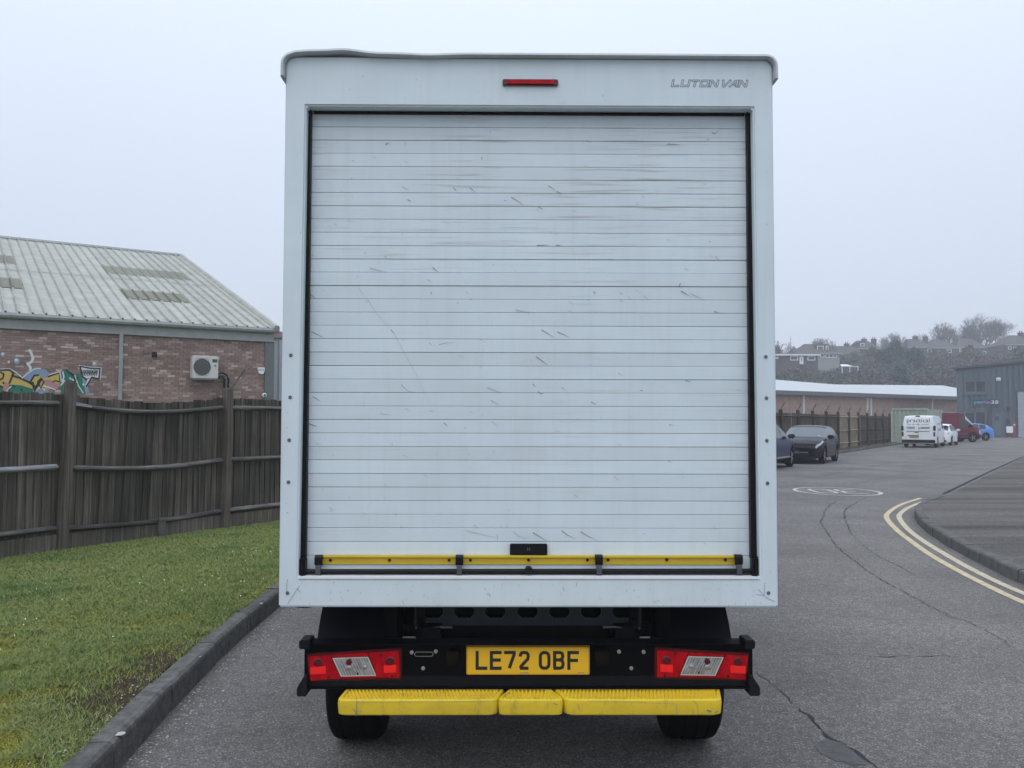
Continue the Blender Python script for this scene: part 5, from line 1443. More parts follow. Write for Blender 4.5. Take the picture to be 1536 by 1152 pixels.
def framed(parent, x0, x1, z0, z1, fw, mf, mg, name='window', mull=()):
    mb = MB(); mb.box((x0, -.14, z0), (x1, -.062, z0+fw)); mb.box((x0, -.14, z1-fw), (x1, -.062, z1)); mb.box((x0, -.14, z0+fw), (x0+fw, -.062, z1-fw)); mb.box((x1-fw, -.14, z0+fw), (x1, -.062, z1-fw))
    for m_ in mull: mb.box((m_-fw/2, -.13, z0+fw), (m_+fw/2, -.062, z1-fw))
    w_ = mb.build(name, mf, parent); xs_ = [x0+fw]+sum([[m_-fw/2, m_+fw/2] for m_ in mull], [])+[x1-fw]
    for i in range(0, len(xs_), 2):
        mb = MB(); mb.box((xs_[i], -.09, z0+fw), (xs_[i+1], -.07, z1-fw)); mb.build('pane', mg, w_)
    return w_
a, b = U(1446.5, 590), U(1480, 570); framed(un, a[0], b[0], a[1], b[1], .16, M['slateclad'], M['glass'], mull=((a[0]+b[0])/2,))
mb = MB(); mb.box((a[0]-.2, -.2, a[1]-.15), (b[0]+.2, -.062, a[1]-.002)); mb.build('sill', M['slateclad'], un)
a, b = U(1446, 654), U(1479.5, 616.5); framed(un, a[0], b[0], .1, b[1], .16, M['slateclad'], M['glass'], mull=((a[0]+b[0])/2,))
a, b = U(1488.5, 653), U(1506.5, 616.5); dr = framed(un, a[0], b[0], .05, b[1], .18, M['slateclad'], simple('teal_door', (.09,.135,.155), .4), 'door')
mb = MB(); mb.box((a[0]+.28, -.1, b[1]-.95), (a[0]+.62, -.0905, b[1]-.55)); mb.build('pane', M['houseglass'], dr)
mb = MB(); p = U(1485.5, 640); mb.box((p[0]-.12, -.2, 0), (p[0]+.12, -.062, U(1485, 610.5)[1])); mb.build('rainwater_pipe', M['slatedark'], un)
a, b = U(1526.5, 653), U(1560, 587); mb = MB(); mb.box((a[0], -.13, .02), (16.4, -.062, b[1])); rdr = mb.build('roller_door', M['doorgrey'], un)
for k in range(1, 12):
    z = .02+k*(b[1]/12); mb = MB(); mb.box((a[0]+.05, -.14, z-.03), (16.3, -.1305, z+.0)); mb.build('door_rib', M['gutter'], rdr)
mb = MB(); mb.box((a[0]-.15, -.2, .0), (a[0]-.002, -.062, b[1]+.2)); mb.box((a[0]-.002, -.2, b[1]+.002), (16.6, -.062, b[1]+.2)); mb.build('door_frame', M['slatedark'], un)
mb = MB(); p = U(1509, 653); q = U(1526, 638.5); mb.box((p[0], -.075, .0), (q[0], -.062, q[1])); mb.build('plinth', simple('dull_red_brick', (.12,.06,.06), .9), un)
# sign, lamps and small boxes on the unit (things hung on it)
def uthing(name, label, cat, px, py):
    p = U(px, py); q = U0.to_3d()*1.0 + ue*p[0] - unn*.065; o = empty(name, (q.x, q.y, p[1]), UA); tag(o, label, cat); return o
sg = uthing('unit_sign', 'navy sign board lettered greenhippo 38 on the slate blue building', 'sign', 1457, 609.5)
a, b = U(1457, 609.5), U(1500.5, 597.5); sw_, sh_ = b[0]-a[0], b[1]-a[1]
mb = MB(); mb.box((0, -.06, 0), (sw_, -.0, sh_)); mb.build('board', M['slateclad'], sg)
mb = MB(); mb.box((.1, -.065, .1), (sw_-.1, -.0605, sh_-.1)); mb.build('panel', M['signblue'], sg)
tc = [simple('sign_teal', (.16,.55,.62), .5), simple('sign_violet', (.50,.26,.58), .5), simple('sign_rose', (.60,.20,.36), .5), M['whiteupvc']]
x_ = .22
for txt, mt, wd in (('green', tc[0], .86), ('hip', tc[1], .46), ('po', tc[2], .42)):
    text_mesh('lettering', txt, .46, mt, sg, upright(x_, -.068, sh_*.36), width=wd); x_ += wd+.04
text_mesh('lettering', '38', .52, tc[3], sg, upright(sw_-.85, -.068, sh_*.30), width=.62)
ul = uthing('floodlight', 'small white floodlight high on the slate blue wall', 'floodlight', 1497.5, 569)
mb = MB(); mb.box((-.2, -.25, -.16), (.2, 0, .16)); mb.build('lamp_body', M['whiteupvc'], ul, bevel=.03)
mb = MB(); mb.box((-.16, -.262, -.12), (.16, -.251, .08)); mb.build('lamp_face', M['cream'], ul)
for (px_, py_, w_, h_, nm, lb, ct, mt) in ((1513.5, 612.5, .28, .32, 'alarm_box', 'dark alarm box beside the grey roller door', 'alarm box', M['slatedark']), (1512.5, 631, .3, .42, 'meter_box', 'dark meter box low on the wall near the blue door', 'meter box', M['slatedark'])):
    o = uthing(nm, lb, ct, px_, py_); mb = MB(); mb.box((-w_/2, -.18, -h_/2), (w_/2, 0, h_/2)); mb.build('case', mt, o, bevel=.03); mb = MB(); mb.box((-w_/3, -.19, -h_/3), (w_/3, -.1805, h_/3)); mb.build('cover', M['grille'], o)
p = PY(1514.5, 644.5, UY-5.5)
ws = empty('notice_board', (p.x, UY-5.5, 0), UA); tag(ws, 'white notice board on short legs by the unit entrance', 'sign')
mb = MB(); mb.box((-.28, -.03, p.z-.30), (.28, .03, p.z+.32)); mb.build('board', M['whiteupvc'], ws)
for s in (-.2, .2): mb = MB(); mb.box((s-.03, .031, 0), (s+.03, .08, p.z+.2)); mb.build('leg', M['grille'], ws)
for i, (px_, lb) in enumerate(((1521.5, 'red steel bollard guarding the edge of the grey roller door'),)):
    p = PY(px_, 640, UY-5.0); bo = empty('bollard', (p.x, UY-5.0, 0)); tag(bo, lb, 'bollard')
    mb = MB(); mb.lathe([(0, .1), (1.55, .1), (1.62, .07), (1.64, 0)], (0, 0, 0), 'z', 12); mb.build('post', M['redpost'], bo, smooth=True)
    mb = MB(); mb.lathe([(1.2, .102), (1.35, .102)], (0, 0, 0), 'z', 12, closed=False); mb.build('band', M['cream'], bo)

# green shipping container
ct = empty('shipping_container', (30.85, 65.8, 0), R(-35.8)); tag(ct, 'pale green corrugated shipping container behind the white van', 'container')
cl_, cw_, chh = 2.44, 6.06, 2.55
mb = MB(); mb.box((-cl_/2+.05, -cw_/2+.06, .12), (cl_/2-.02, cw_/2, chh-.05)); mb.build('shell', M['green'], ct)
cor = None; k = 0
while -cl_/2+.15+k*.28 < cl_/2-.3:
    x = -cl_/2+.15+k*.28
    if cor is None:
        mb = MB(); mb.add([(0,.06,.2),(.05,0,.2),(.13,0,.2),(.18,.06,.2),(0,.06,chh-.14),(.05,0,chh-.14),(.13,0,chh-.14),(.18,.06,chh-.14)], [(0,1,5,4),(1,2,6,5),(2,3,7,6),(4,5,6,7),(0,3,2,1)]); cor = mb.build('corrugation', M['green'], ct, loc=(x, -cw_/2+.001, 0))
    else: inst(cor, ct, (x, -cw_/2+.001, 0))
    k += 1
for z in (.0, chh-.14): mb = MB(); mb.box((-cl_/2, -cw_/2-.02, z+.02), (cl_/2, -cw_/2+.055, z+.16)); mb.build('rail', M['green'], ct)
for sx_ in (-1, 1): mb = MB(); mb.box((sx_*cl_/2-.08, -cw_/2-.03, .18), (sx_*cl_/2+.08, -cw_/2+.08, chh-.142)); mb.build('corner_post', M['green'], ct)

# ------------------------------------------------------------------ vehicles
def make_vehicle(name, label, cat, spec, loc, heading, paint, mats=None, detail=None):
    """x forward from tail; returns root"""
    Lc, Wc = spec['L'], spec['W']; top, belt, plan, wh, Rw = spec['top'], spec['belt'], spec['plan'], spec['wheels'], spec['R']
    root = empty(name, loc, heading); tag(root, label, cat)
    xs = set(np.linspace(0, Lc, 52)); 
    for lst in (top, belt, plan): xs |= {p[0] for p in lst}
    for w_ in wh: xs |= {w_+Rw*1.14*math.cos(a) for a in np.linspace(0, math.pi, 13)}
    for a, b in spec['win']+spec.get('ws', [])+spec.get('rw', []): xs |= {a, b}
    xs = sorted(x for x in xs if 0 <= x <= Lc); xs = [x for i, x in enumerate(xs) if i == 0 or x-xs[i-1] > .012]
    sill = spec.get('sill', .24); S = []
    x0 = -Lc/2
    for x in xs:
        zt, zbelt, w = interp(top, x), interp(belt, x), interp(plan, x)
        zl = interp(spec['low'], x) if 'low' in spec else sill
        for w_ in wh:
            dxx = abs(x-w_)
            if dxx < Rw*1.14: zl = max(zl, Rw + math.sqrt((Rw*1.14)**2-dxx**2)-.0)
        zbelt = min(zbelt, zt-.01); gh = zt-zbelt
        zl = min(zl, zbelt-.04)
        tum = spec.get('tumble', .28)*gh
        wr = w-.02-tum
        crown = spec.get('crown', .03)
        S.append([(x, w-.05, zl), (x, w-.008, zl+.06*(zbelt-zl)), (x, w, zl+.5*(zbelt-zl)), (x, w-.02, zbelt-.06*(zbelt-zl)), (x, w-.035, zbelt), (x, wr-.015, zt-min(spec.get('header', .05), gh*.35)), (x, wr-.09, zt), (x, wr*.5, zt+crown*.8), (x, 0, zt+crown)])
    NS = 9
    bins = {}
    def put(key, pts): bins.setdefault(key, []).append(pts)
    for i in range(len(xs)-1):
        xm = (xs[i]+xs[i+1])/2; gh = interp(top, xm)-interp(belt, xm)
        for j in range(NS-1):
            key = 'body'
            if j == 4 and gh > .16:
                for n_, (a, b) in enumerate(spec['win']):
                    if a <= xm <= b: key = 'side_window%d' % n_
            if j >= (5 if spec.get('wswide', True) else 6):
                if any(a <= xm <= b for a, b in spec.get('ws', [])): key = 'windscreen'
                if any(a <= xm <= b for a, b in spec.get('rw', [])): key = 'rear_window'
            if j <= 1 and spec.get('clad') and interp(belt, xm)-.0 > 0 and j == 0: key = 'side_trim'
            for (nm, a, b, j0, j1) in spec.get('patch', []):
                if a <= xm <= b and j0 <= j <= j1: key = nm
            for sgn in (1, -1):
                q = [S[i][j], S[i+1][j], S[i+1][j+1], S[i][j+1]]; q = [(x+x0, y*sgn, z) for x, y, z in q]
                if sgn < 0: q = q[::-1]
                put(key if not key.startswith('side_window') else key+('a' if sgn > 0 else 'b'), q)
    for i, rev in ((0, True), (len(xs)-1, False)):
        ring = [(x+x0, y, z) for x, y, z in S[i]] + [(x+x0, -y, z) for x, y, z in S[i][::-1][1:]]
        put('body', ring if not rev else ring[::-1])
    mm = {'body': paint, 'windscreen': M['glass'], 'rear_window': M['glass'], 'side_trim': M['black'], 'headlight': simple('headlamp', (.34,.36,.38), .15, coat=.3), 'tail_light': M['red'], 'bumper': M['black']}
    mm.update(mats or {})
    for key, quads in bins.items():
        nm = 'side_window' if key.startswith('side_window') else key
        mb = MB(); vi = {}
        for q in quads:
            ids = []
            for p in q:
                kk = tuple(round(c, 4) for c in p)
                if kk not in vi: vi[kk] = len(mb.v); mb.v.append(p)
                if vi[kk] not in ids: ids.append(vi[kk])
            if len(ids) > 2: mb.f.append(tuple(ids)); mb.m.append(0)
        mb.build(nm, mm.get(nm, M['glass'] if nm == 'side_window' else paint), root, smooth=35)
    # floor, wells, pillars between windows
    mb = MB(); mb.box((x0+.25, -Wc/2+.34, .22), (x0+Lc-.25, Wc/2-.34, .62)); 
    for w_ in wh: mb.box((x0+w_-Rw*1.2, -Wc/2+.12, Rw+.1), (x0+w_+Rw*1.2, -Wc/2+.339, .72)); mb.box((x0+w_-Rw*1.2, Wc/2-.339, Rw+.1), (x0+w_+Rw*1.2, Wc/2-.12, .72))
    mb.build('underbody', M['black'], root)
    wproto = rproto = None; tw = .21
    for w_ in wh:
        for sgn in (1, -1):
            yy = sgn*(Wc/2-tw/2-.03)
            if wproto is None:
                mb = MB(); mb.lathe([(-tw/2+.03, Rw*.66), (-tw/2, Rw*.8), (-tw/2+.02, Rw*.97), (0, Rw), (tw/2-.02, Rw*.97), (tw/2, Rw*.8), (tw/2-.03, Rw*.66)], (0, 0, 0), 'y', 26); wproto = mb.build('wheel', M['rubber'], root, smooth=30)
                mb = MB(); mb.lathe([(tw/2-.03, Rw*.68), (tw/2-.012, Rw*.64), (tw/2-.05, Rw*.6), (tw/2-.07, Rw*.2), (tw/2-.03, Rw*.14), (tw/2-.03, 0)], (0, 0, 0), 'y', 20, 0, False)
                for a in range(5):
                    c_, s_ = math.cos(a*1.2566), math.sin(a*1.2566); pts = [(.1, -.055), (.64, -.04), (.64, .04), (.1, .055)]
                    mb.prism([((u*c_-v*s_)*Rw*1.0, tw/2-.03, (u*s_+v*c_)*Rw) for u, v in [(p_, q_) for p_, q_ in pts]], (0, .016, 0), 1)
                rproto = mb.build('rim', [spec.get('rimdark', M['black']), M['steelrim']], wproto, smooth=30); wo = wproto
            else:
                wo = inst(wproto, root); inst(rproto, wo)
            wo.location = (x0+w_, yy, Rw); wo.rotation_euler = (0, 0, 0 if sgn > 0 else math.pi)
    if spec.get('mirror'):
        mx, mz = spec['mirror']
        for sgn in (1, -1):
            mb = MB(); yb = interp(plan, mx)-.03
            mb.box((x0+mx-.07, sgn*yb+(0 if sgn > 0 else -.24), mz), (x0+mx+.09, sgn*yb+(.24 if sgn > 0 else 0), mz+.15)); mb.build('mirror', spec.get('mirrormat', M['black']), root, bevel=.035)
    if detail: detail(root, x0, spec)
    return root
def slab(root, name, mat, a, b, bevel=.0):
    mb = MB(); mb.box(a, b); return mb.build(name, mat, root, bevel=bevel)
def carpaint(name, col, rough=.3): return simple(name, col, rough, coat=.06, spec=.22)
fd = math.atan2(1.0, .612)
Wn = Vector((-math.sin(fd), math.cos(fd)))  # to the left of travel
# blue SUV facing away
suv = dict(L=4.45, W=1.86, R=.36, wheels=(.9, 3.52), sill=.30, tumble=.34, crown=.03, mirror=(2.98, 1.02), mirrormat=carpaint('suv_mirror', (.02,.028,.07)),
    top=[(0,.95),(.06,1.1),(.45,1.48),(.9,1.60),(1.8,1.64),(2.3,1.58),(3.2,1.10),(3.9,1.0),(4.25,.86),(4.45,.66)], belt=[(0,.92),(.5,1.08),(3.1,1.0),(3.2,1.02),(3.9,.93),(4.25,.8),(4.45,.6)],
    plan=[(0,.72),(.12,.83),(.6,.91),(3.3,.93),(4.0,.86),(4.3,.72),(4.45,.55)], win=[(.75,1.42),(1.48,2.22),(2.30,3.02)], ws=[(2.38,3.18)], rw=[(.08,.5)], patch=[('tail_light', 0, .18, 3, 3), ('headlight', 3.95, 4.3, 3, 3), ('side_trim', 1.35, 3.05, 0, 0)])
pw_s = carpaint('suv_blue', (.009,.016,.06))
def suv_d(root, x0, s):
    slab(root, 'number_plate', M['plate'], (x0-.02, -.26, .62), (x0-.002, .26, .73)); slab(root, 'side_step', M['steelrim'], (x0+1.4, -.95, .36), (x0+3.0, -.925, .41)); slab(root, 'rear_bumper', M['black'], (x0-.03, -.7, .32), (x0+.02, .7, .55), .02)
cx_ = Vector((9.25, 29.9)) + Wn*.84
make_vehicle('parked_suv', 'dark blue SUV parked at the kerb close past the white box van', 'car', suv, (cx_.x, cx_.y, 0), fd-.02, pw_s, {'side_trim': M['grille']}, suv_d)
# black hatchback facing us
hat = dict(L=4.3, W=1.78, R=.325, wheels=(.82, 3.52), sill=.22, tumble=.36, crown=.025, mirror=(2.95, .94),
    top=[(0,.86),(.05,1.0),(.5,1.28),(1.1,1.41),(1.9,1.44),(2.35,1.39),(3.15,.98),(3.8,.88),(4.15,.76),(4.3,.60)], belt=[(0,.82),(.4,1.0),(3.05,.92),(3.15,.93),(3.8,.82),(4.15,.68),(4.3,.54)],
    plan=[(0,.70),(.12,.80),(.6,.87),(3.3,.89),(3.9,.84),(4.18,.72),(4.3,.60)], win=[(.8,1.35),(1.42,2.12),(2.20,2.98)], ws=[(2.40,3.12)], rw=[(.06,.55)], patch=[('headlight', 3.66, 4.22, 3, 4), ('tail_light', 0, .2, 3, 3)])
def hat_d(root, x0, s):
    xe = x0+s['L']
    mb = MB(); mb.prism([(xe+.004,-.40,.50),(xe+.004,.40,.50),(xe+.004,.46,.40),(xe+.004,.36,.30),(xe+.004,-.36,.30),(xe+.004,-.46,.40)], (.012,0,0)); g_ = mb.build('grille', M['black'], root)
    slab(root, 'grille_bar', M['steelrim'], (xe+.018, -.38, .435), (xe+.03, .38, .46)); slab(root, 'emblem', M['chrome'], (xe+.031, -.07, .39), (xe+.04, .07, .51), .02)
    slab(root, 'air_dam', M['black'], (xe-.05, -.66, .17), (xe+.025, .66, .29), .02)
    slab(root, 'tax_disc', M['whiteupvc'], (x0+3.02-.01, .50, 1.05), (x0+3.02, .60, 1.08))
hp = simple('hatch_black', (.004,.0045,.008), .25, spec=.12)
cx_ = Vector((12.55, 34.3)) + Wn*.80
make_vehicle('parked_hatchback', 'black hatchback facing the camera nose to nose with the blue SUV', 'car', hat, (cx_.x, cx_.y, 0), fd+math.pi+.03, hp, {'windscreen': simple('screen_glass', (.10,.125,.14), .12)}, hat_d)  # windscreen's sky reflection is put into its paler glass colour
# white panel van with lettering
pv = dict(header=.34, L=4.9, W=1.94, R=.34, wheels=(.98, 4.05), sill=.26, tumble=.10, crown=.05, wswide=True, mirror=(3.72, 1.18),
    top=[(0,1.80),(.06,1.90),(.3,1.93),(3.1,1.95),(3.55,1.86),(4.25,1.22),(4.75,1.0),(4.9,.72)], belt=[(0,1.15),(3.4,1.15),(4.2,1.12),(4.7,.9),(4.9,.62)],
    plan=[(0,.92),(.06,.95),(.5,.97),(4.0,.97),(4.6,.86),(4.9,.62)], win=[(3.1,3.85)], ws=[(3.62,4.22)], patch=[('bumper', 0, .1, 0, 0), ('headlight', 4.35, 4.75, 2, 3)])
wp = simple('white_van_paint', (.74,.76,.77), .35, coat=.3)
def pv_d(root, x0, s):
    mtx = lambda y, z: Matrix.Translation((x0-.004, y, z)) @ Matrix.Rotation(R(-90), 4, 'Z') @ Matrix.Rotation(R(90), 4, 'X')
    text_mesh('lettering', 'practical', .36, M['ink'], root, mtx(.66, 1.56), width=1.28)
    text_mesh('lettering', 'car & van rental', .13, M['greyink'], root, mtx(.62, 1.40), width=1.2)
    for z, a, b, c_ in ((1.24, .66, .18, M['greyink']), (1.17, .60, .2, M['greyink']), (1.24, -.12, -.66, M['greyink']), (1.17, -.12, -.62, M['greyink']), (.98, .66, -.62, M['greyink'])):
        slab(root, 'small_print', c_, (x0-.008, min(a, b), z), (x0-.003, max(a, b), z+.045))
    mb = MB(); mb.prism([(x0-.008, .0, 1.15), (x0-.008, -.1, 1.15), (x0-.008, -.05, 1.28)], (.005, 0, 0)); mb.build('emblem', M['greyink'], root)
    slab(root, 'rear_bumper', M['black'], (x0-.07, -.93, .30), (x0+.02, .93, .50), .03)
    slab(root, 'number_plate', simple('plate_dull', (.30,.22,.08), .5), (x0-.014, -.02, .60), (x0-.002, .50, .72)); slab(root, 'handle_bar', M['grille'], (x0-.02, -.02, .735), (x0-.002, .60, .775))
    slab(root, 'door_handle', M['ink'], (x0-.02, .0, .92), (x0-.002, .22, .96)); slab(root, 'door_gap', M['gutter'], (x0-.004, -.012, .52), (x0-.0015, .004, 1.84))
    slab(root, 'brake_light', M['reddark'], (x0-.0, -.1, 1.90), (x0+.06, .14, 1.965))
    for s_ in (-1, 1):
        a, b = sorted((s_*.965, s_*.80)); slab(root, 'tail_light', M['black'], (x0-.02, a, 1.02), (x0+.05, b, 1.36), .03); slab(root, 'lamp_red', M['reddark'], (x0-.025, a+.03, .70), (x0+.04, b-.03, .98), .02)
    for z in (1.40, 1.05): text_mesh('side_lettering', 'van hire' if z > 1.2 else 'practical', .26, M['greyink'], root, Matrix.Translation((x0+.9, -.972, z)) @ Matrix.Rotation(R(90), 4, 'X'), width=1.3)
    for w_ in s['wheels']: pass
vp = G(1380.5, 669.5); hd = Vector((math.cos(fd), math.sin(fd)))
make_vehicle('lettered_van', 'small white van with lettered rear doors parked before the green container', 'van', pv, (24.9+hd.x*2.45, 53.0+hd.y*2.45, 0), fd-.03, wp, None, pv_d)
# small white car ahead of it
mn = dict(L=3.8, W=1.70, R=.31, wheels=(.68, 3.15), sill=.22, tumble=.30, crown=.03, mirror=(2.62, .95), mirrormat=wp,
    top=[(0,.88),(.05,1.02),(.35,1.32),(.8,1.41),(1.8,1.42),(2.2,1.36),(2.75,1.0),(3.4,.92),(3.7,.78),(3.8,.6)], belt=[(0,.82),(.3,.97),(2.7,.94),(3.4,.86),(3.7,.7),(3.8,.54)],
    plan=[(0,.68),(.12,.77),(.6,.84),(3.0,.85),(3.5,.78),(3.8,.55)], win=[(.5,1.3),(1.38,2.5)], ws=[(2.2,2.72)], rw=[(.05,.40)], patch=[('tail_light', 0, .17, 3, 3), ('headlight', 3.3, 3.65, 3, 3), ('side_trim', .4, 1.0, 0, 0), ('side_trim', 2.85, 3.45, 0, 0)])
def mn_d(root, x0, s):
    slab(root, 'number_plate', M['plate'], (x0-.02, -.26, .60), (x0-.002, .26, .71)); slab(root, 'rear_bumper', M['black'], (x0-.02, -.6, .24), (x0+.03, .6, .36), .02)
make_vehicle('small_white_car', 'small white car with dark windows tucked in ahead of the lettered van', 'car', mn, (29.5, 59.6, 0), fd-.06, wp, None, mn_d)
# maroon high-roof van seen side on
mv = dict(header=.50, L=5.3, W=1.93, R=.36, wheels=(1.0, 4.35), sill=.30, tumble=.10, crown=.06, mirror=(4.12, 1.2),
    top=[(0,2.10),(.08,2.22),(.4,2.28),(3.2,2.28),(3.75,2.16),(4.45,1.36),(5.1,1.02),(5.3,.72)], belt=[(0,1.15),(3.4,1.15),(4.4,1.12),(5.05,.9),(5.3,.62)],
    plan=[(0,.92),(.08,.96),(.5,.97),(4.3,.95),(5.0,.82),(5.3,.58)], win=[(3.35,4.1)], ws=[(3.82,4.42)], patch=[('headlight', 4.85, 5.18, 2, 3), ('bumper', 4.75, 5.3, 0, 1), ('side_trim', 1.5, 3.9, 0, 0)])
def mv_d(root, x0, s):
    for a in (.12, 1.45, 3.15): slab(root, 'panel_seam', M['reddark'], (x0+a, -.974, .5), (x0+a+.02, -.968, 2.0))
    slab(root, 'door_handle', M['black'], (x0+3.25, -.985, 1.05), (x0+3.42, -.968, 1.09)); slab(root, 'rub_strip', M['grille'], (x0+.3, -.985, .62), (x0+3.9, -.969, .70))
p = Vector(((1459-768)/1300*67, 67, 0))
make_vehicle('maroon_van', 'maroon panel van parked side on in front of the slate blue building', 'van', mv, (p.x-1.7, p.y+.95, 0), R(3), carpaint('van_maroon', (.115,.012,.034), .4), {'windscreen': simple('van_screen', (.35,.40,.43), .15)}, mv_d)
# light blue car behind the maroon van
bc = dict(hat); bc['mirror'] = (2.95, .94)
p = PY(1470, 640, 71.5)
make_vehicle('light_blue_car', 'bright light blue car mostly hidden behind the maroon van', 'car', bc, (38.2, 73.2, 0), R(186), carpaint('car_sky_blue', (.10,.24,.60), .3), None, None)
# ------------------------------------------------------------------ hill, houses, trees
def hz(x, y):
    f = smoothstep(-25, 50, x)*smoothstep(330, 250, x)
    return f*(interp([(108,0),(150,7),(175,11.5),(235,18.5),(300,20.5),(420,21)], y) + .8*mnoise.noise((x*.02, y*.02, 0)))
mb = MB(); nx, ny = 60, 36
for j in range(ny+1):
    for i in range(nx+1):
        x, y = -40+i*6.5, 104+j*9; mb.v.append((x, y, hz(x, y)-.06))
for j in range(ny):
    for i in range(nx): mb.f.append((j*(nx+1)+i, j*(nx+1)+i+1, (j+1)*(nx+1)+i+1, (j+1)*(nx+1)+i)); mb.m.append(0)
tag(mb.build('hill', simple('hill_scrub', (.055,.058,.035), .95, var=.4, vscale=.2), smooth=True), kind='structure')

def hill_pt(px, Y):  # ground point seen at pixel column px at distance Y
    x = (px-CX)/FPX*Y; return Vector((x, Y, hz(x, Y)))
def house(label, px0, px1, Y, pyroof, pyeave, kind='hip', wallm='darkbrick', chim=(), wins=(), depth=9.0, name='house', door=None, flat=False):
    a, b = PY(px0, pyeave, Y), PY(px1, pyeave, Y); zr_ = PY((px0+px1)/2, pyroof, Y+depth/2).z; ze = a.z
    g = min(hz(a.x, Y), hz(b.x, Y), hz((a.x+b.x)/2, Y+depth)); base = min(g-1.0, ze-3.0)
    o = empty(name, ((a.x+b.x)/2, Y, base)); tag(o, label, 'house', 'houses on the misty hillside')
    w = (b.x-a.x); ze -= base; zr_ -= base
    mb = MB(); mb.box((-w/2+.3, .3, 0), (w/2-.3, depth-.3, ze)); mb.build('wall', M[wallm], o)
    mb = MB()
    if flat: mb.box((-w/2, 0, ze+.001), (w/2, depth, ze+.30))
    else:
        ins = {'hip': w*.30, 'gable': 0.0, 'halfhip': w*.18}[kind]
        mb.add([(-w/2,0,ze+.001),(w/2,0,ze+.001),(w/2,depth,ze+.001),(-w/2,depth,ze+.001),(-w/2+ins,depth/2,zr_),(w/2-ins,depth/2,zr_)], [(0,1,5,4),(1,2,5),(2,3,4,5),(3,0,4),(0,3,2,1)])
    rf = mb.build('roof', M['tile'] if not flat else M['gutterdark'], o)
    mb = MB(); mb.box((-w/2-.05, -.12, ze-.16), (w/2+.05, -.005, ze+.12)); mb.build('fascia', M['whiteupvc'] if flat else M['render'], o)
    for (cpx, cpy) in chim:
        p = PY(cpx, cpy, Y+depth/2); cxx = p.x-(a.x+b.x)/2
        mb = MB(); mb.box((cxx-.55, depth/2-.4, zr_-1.2), (cxx+.55, depth/2+.4, p.z-base)); mb.box((cxx-.65, depth/2-.5, p.z-base+.001), (cxx+.65, depth/2+.5, p.z-base+.15))
        for s in (-.25, .25): mb.lathe([(0, .13), (.45, .11)], (cxx+s, depth/2, p.z-base+.151), 'z', 6)
        mb.build('chimney', M['darkbrick'], rf)
    for (wx0, wy0, wx1, wy1) in wins:
        p, q = PY(wx0, wy1, Y), PY(wx1, wy0, Y); x0, x1, z0, z1 = p.x-(a.x+b.x)/2, q.x-(a.x+b.x)/2, p.z-base, q.z-base
        yy = .3
        onroof = z1 > ze+.2 and not flat
        if onroof:
            t = ((z0+z1)/2-ze)/(zr_-ze); yy = max(.0, t*depth/2-.6)
            mb = MB(); mb.box((x0-.25, yy, z0-.2), (x1+.25, depth/2, z1+.35)); mb.build('dormer', M['tile'], o)
        fw = .14; mb = MB()
        mb.box((x0, yy-.10, z0), (x1, yy-.002, z0+fw)); mb.box((x0, yy-.10, z1-fw), (x1, yy-.002, z1)); n_ = max(1, round((x1-x0)/1.0))
        for k in range(n_+1):
            xx = x0+(x1-x0-fw)*k/n_; mb.box((xx, yy-.10, z0+fw), (xx+fw, yy-.002, z1-fw))
        wo = mb.build('window', M['whiteupvc'], o)
        mb = MB(); mb.box((x0+fw*.5, yy-.05, z0+fw*.5), (x1-fw*.5, yy-.01, z1-fw*.5)); mb.build('pane', M['houseglass'], wo)
    if door:
        wx0, wy0, wx1, wy1 = door; p, q = PY(wx0, wy1, Y), PY(wx1, wy0, Y); x0, x1, z0, z1 = p.x-(a.x+b.x)/2, q.x-(a.x+b.x)/2, p.z-base, q.z-base
        mb = MB(); mb.box((x0, .19, z0), (x1, .299, z1)); do = mb.build('door', M['whiteupvc'], o)
        mb = MB(); mb.box((x0+.3, .17, z0+.6), (x1-.3, .189, z1-.3)); mb.build('pane', M['houseglass'], do)
    return o
house('dark flat-roofed bungalow with a white fascia and white door on the hillside', 1120, 1230, 168, 531, 532, flat=True, wins=((1186,534,1197.5,540.5), (1212,534,1223.5,540.5), (1163,535,1168,538)), door=(1200, 534.5, 1205.5, 546))
house('hipped roof house with white dormer windows above the flat-roofed bungalow', 1199, 1262, 186, 516, 530, 'hip', 'render', wins=((1231,517.5,1240.5,524), (1244,517.5,1248,524), (1231,531,1237,536), (1239,531.5,1250,536.5), (1251,531.5,1255.5,536.5)), depth=10)
house('low tiled house with two small chimneys between the dormer house and twin-chimney house', 1252, 1294, 210, 519, 532, 'gable', 'darkbrick', chim=((1270,516.5),(1283,516.5)), wins=((1262,537,1270,541), (1274,534,1284,539)))
house('half-hipped house with two stout chimneys and a gable window', 1284, 1324, 214, 511, 523, 'hip', 'darkbrick', chim=((1296,509.5),(1310.5,509.5)), wins=((1294,514,1300,519), (1307,524,1313,529)))
house('dark hipped house with pale bay windows left of the big bare trees', 1362, 1400, 226, 508.5, 521, 'hip', 'darkbrick', chim=((1372.5,505.5),(1388,505.5)), wins=((1375,526,1384,531), (1392,523,1398,529), (1371,537,1382,542)))
house('wide hipped house below the left-hand bare trees', 1398, 1440, 230, 509, 522, 'hip', 'darkbrick', chim=((1412,506.5),), wins=((1421,524,1428,529), (1440,523,1443,528)))
house('hipped house half hidden behind the olive scrub below the tallest bare tree', 1436, 1484, 232, 507.5, 521, 'hip', 'darkbrick', chim=((1450,504.5),(1465,504.5)), wins=((1447,529,1453,535), (1486-12,527,1480,532)))
house('house at the far end of the ridge with one square chimney', 1508, 1580, 205, 503, 517, 'hip', 'darkbrick', chim=((1531,500),), wins=((1513,519,1518,524), (1521,520,1528,527)))
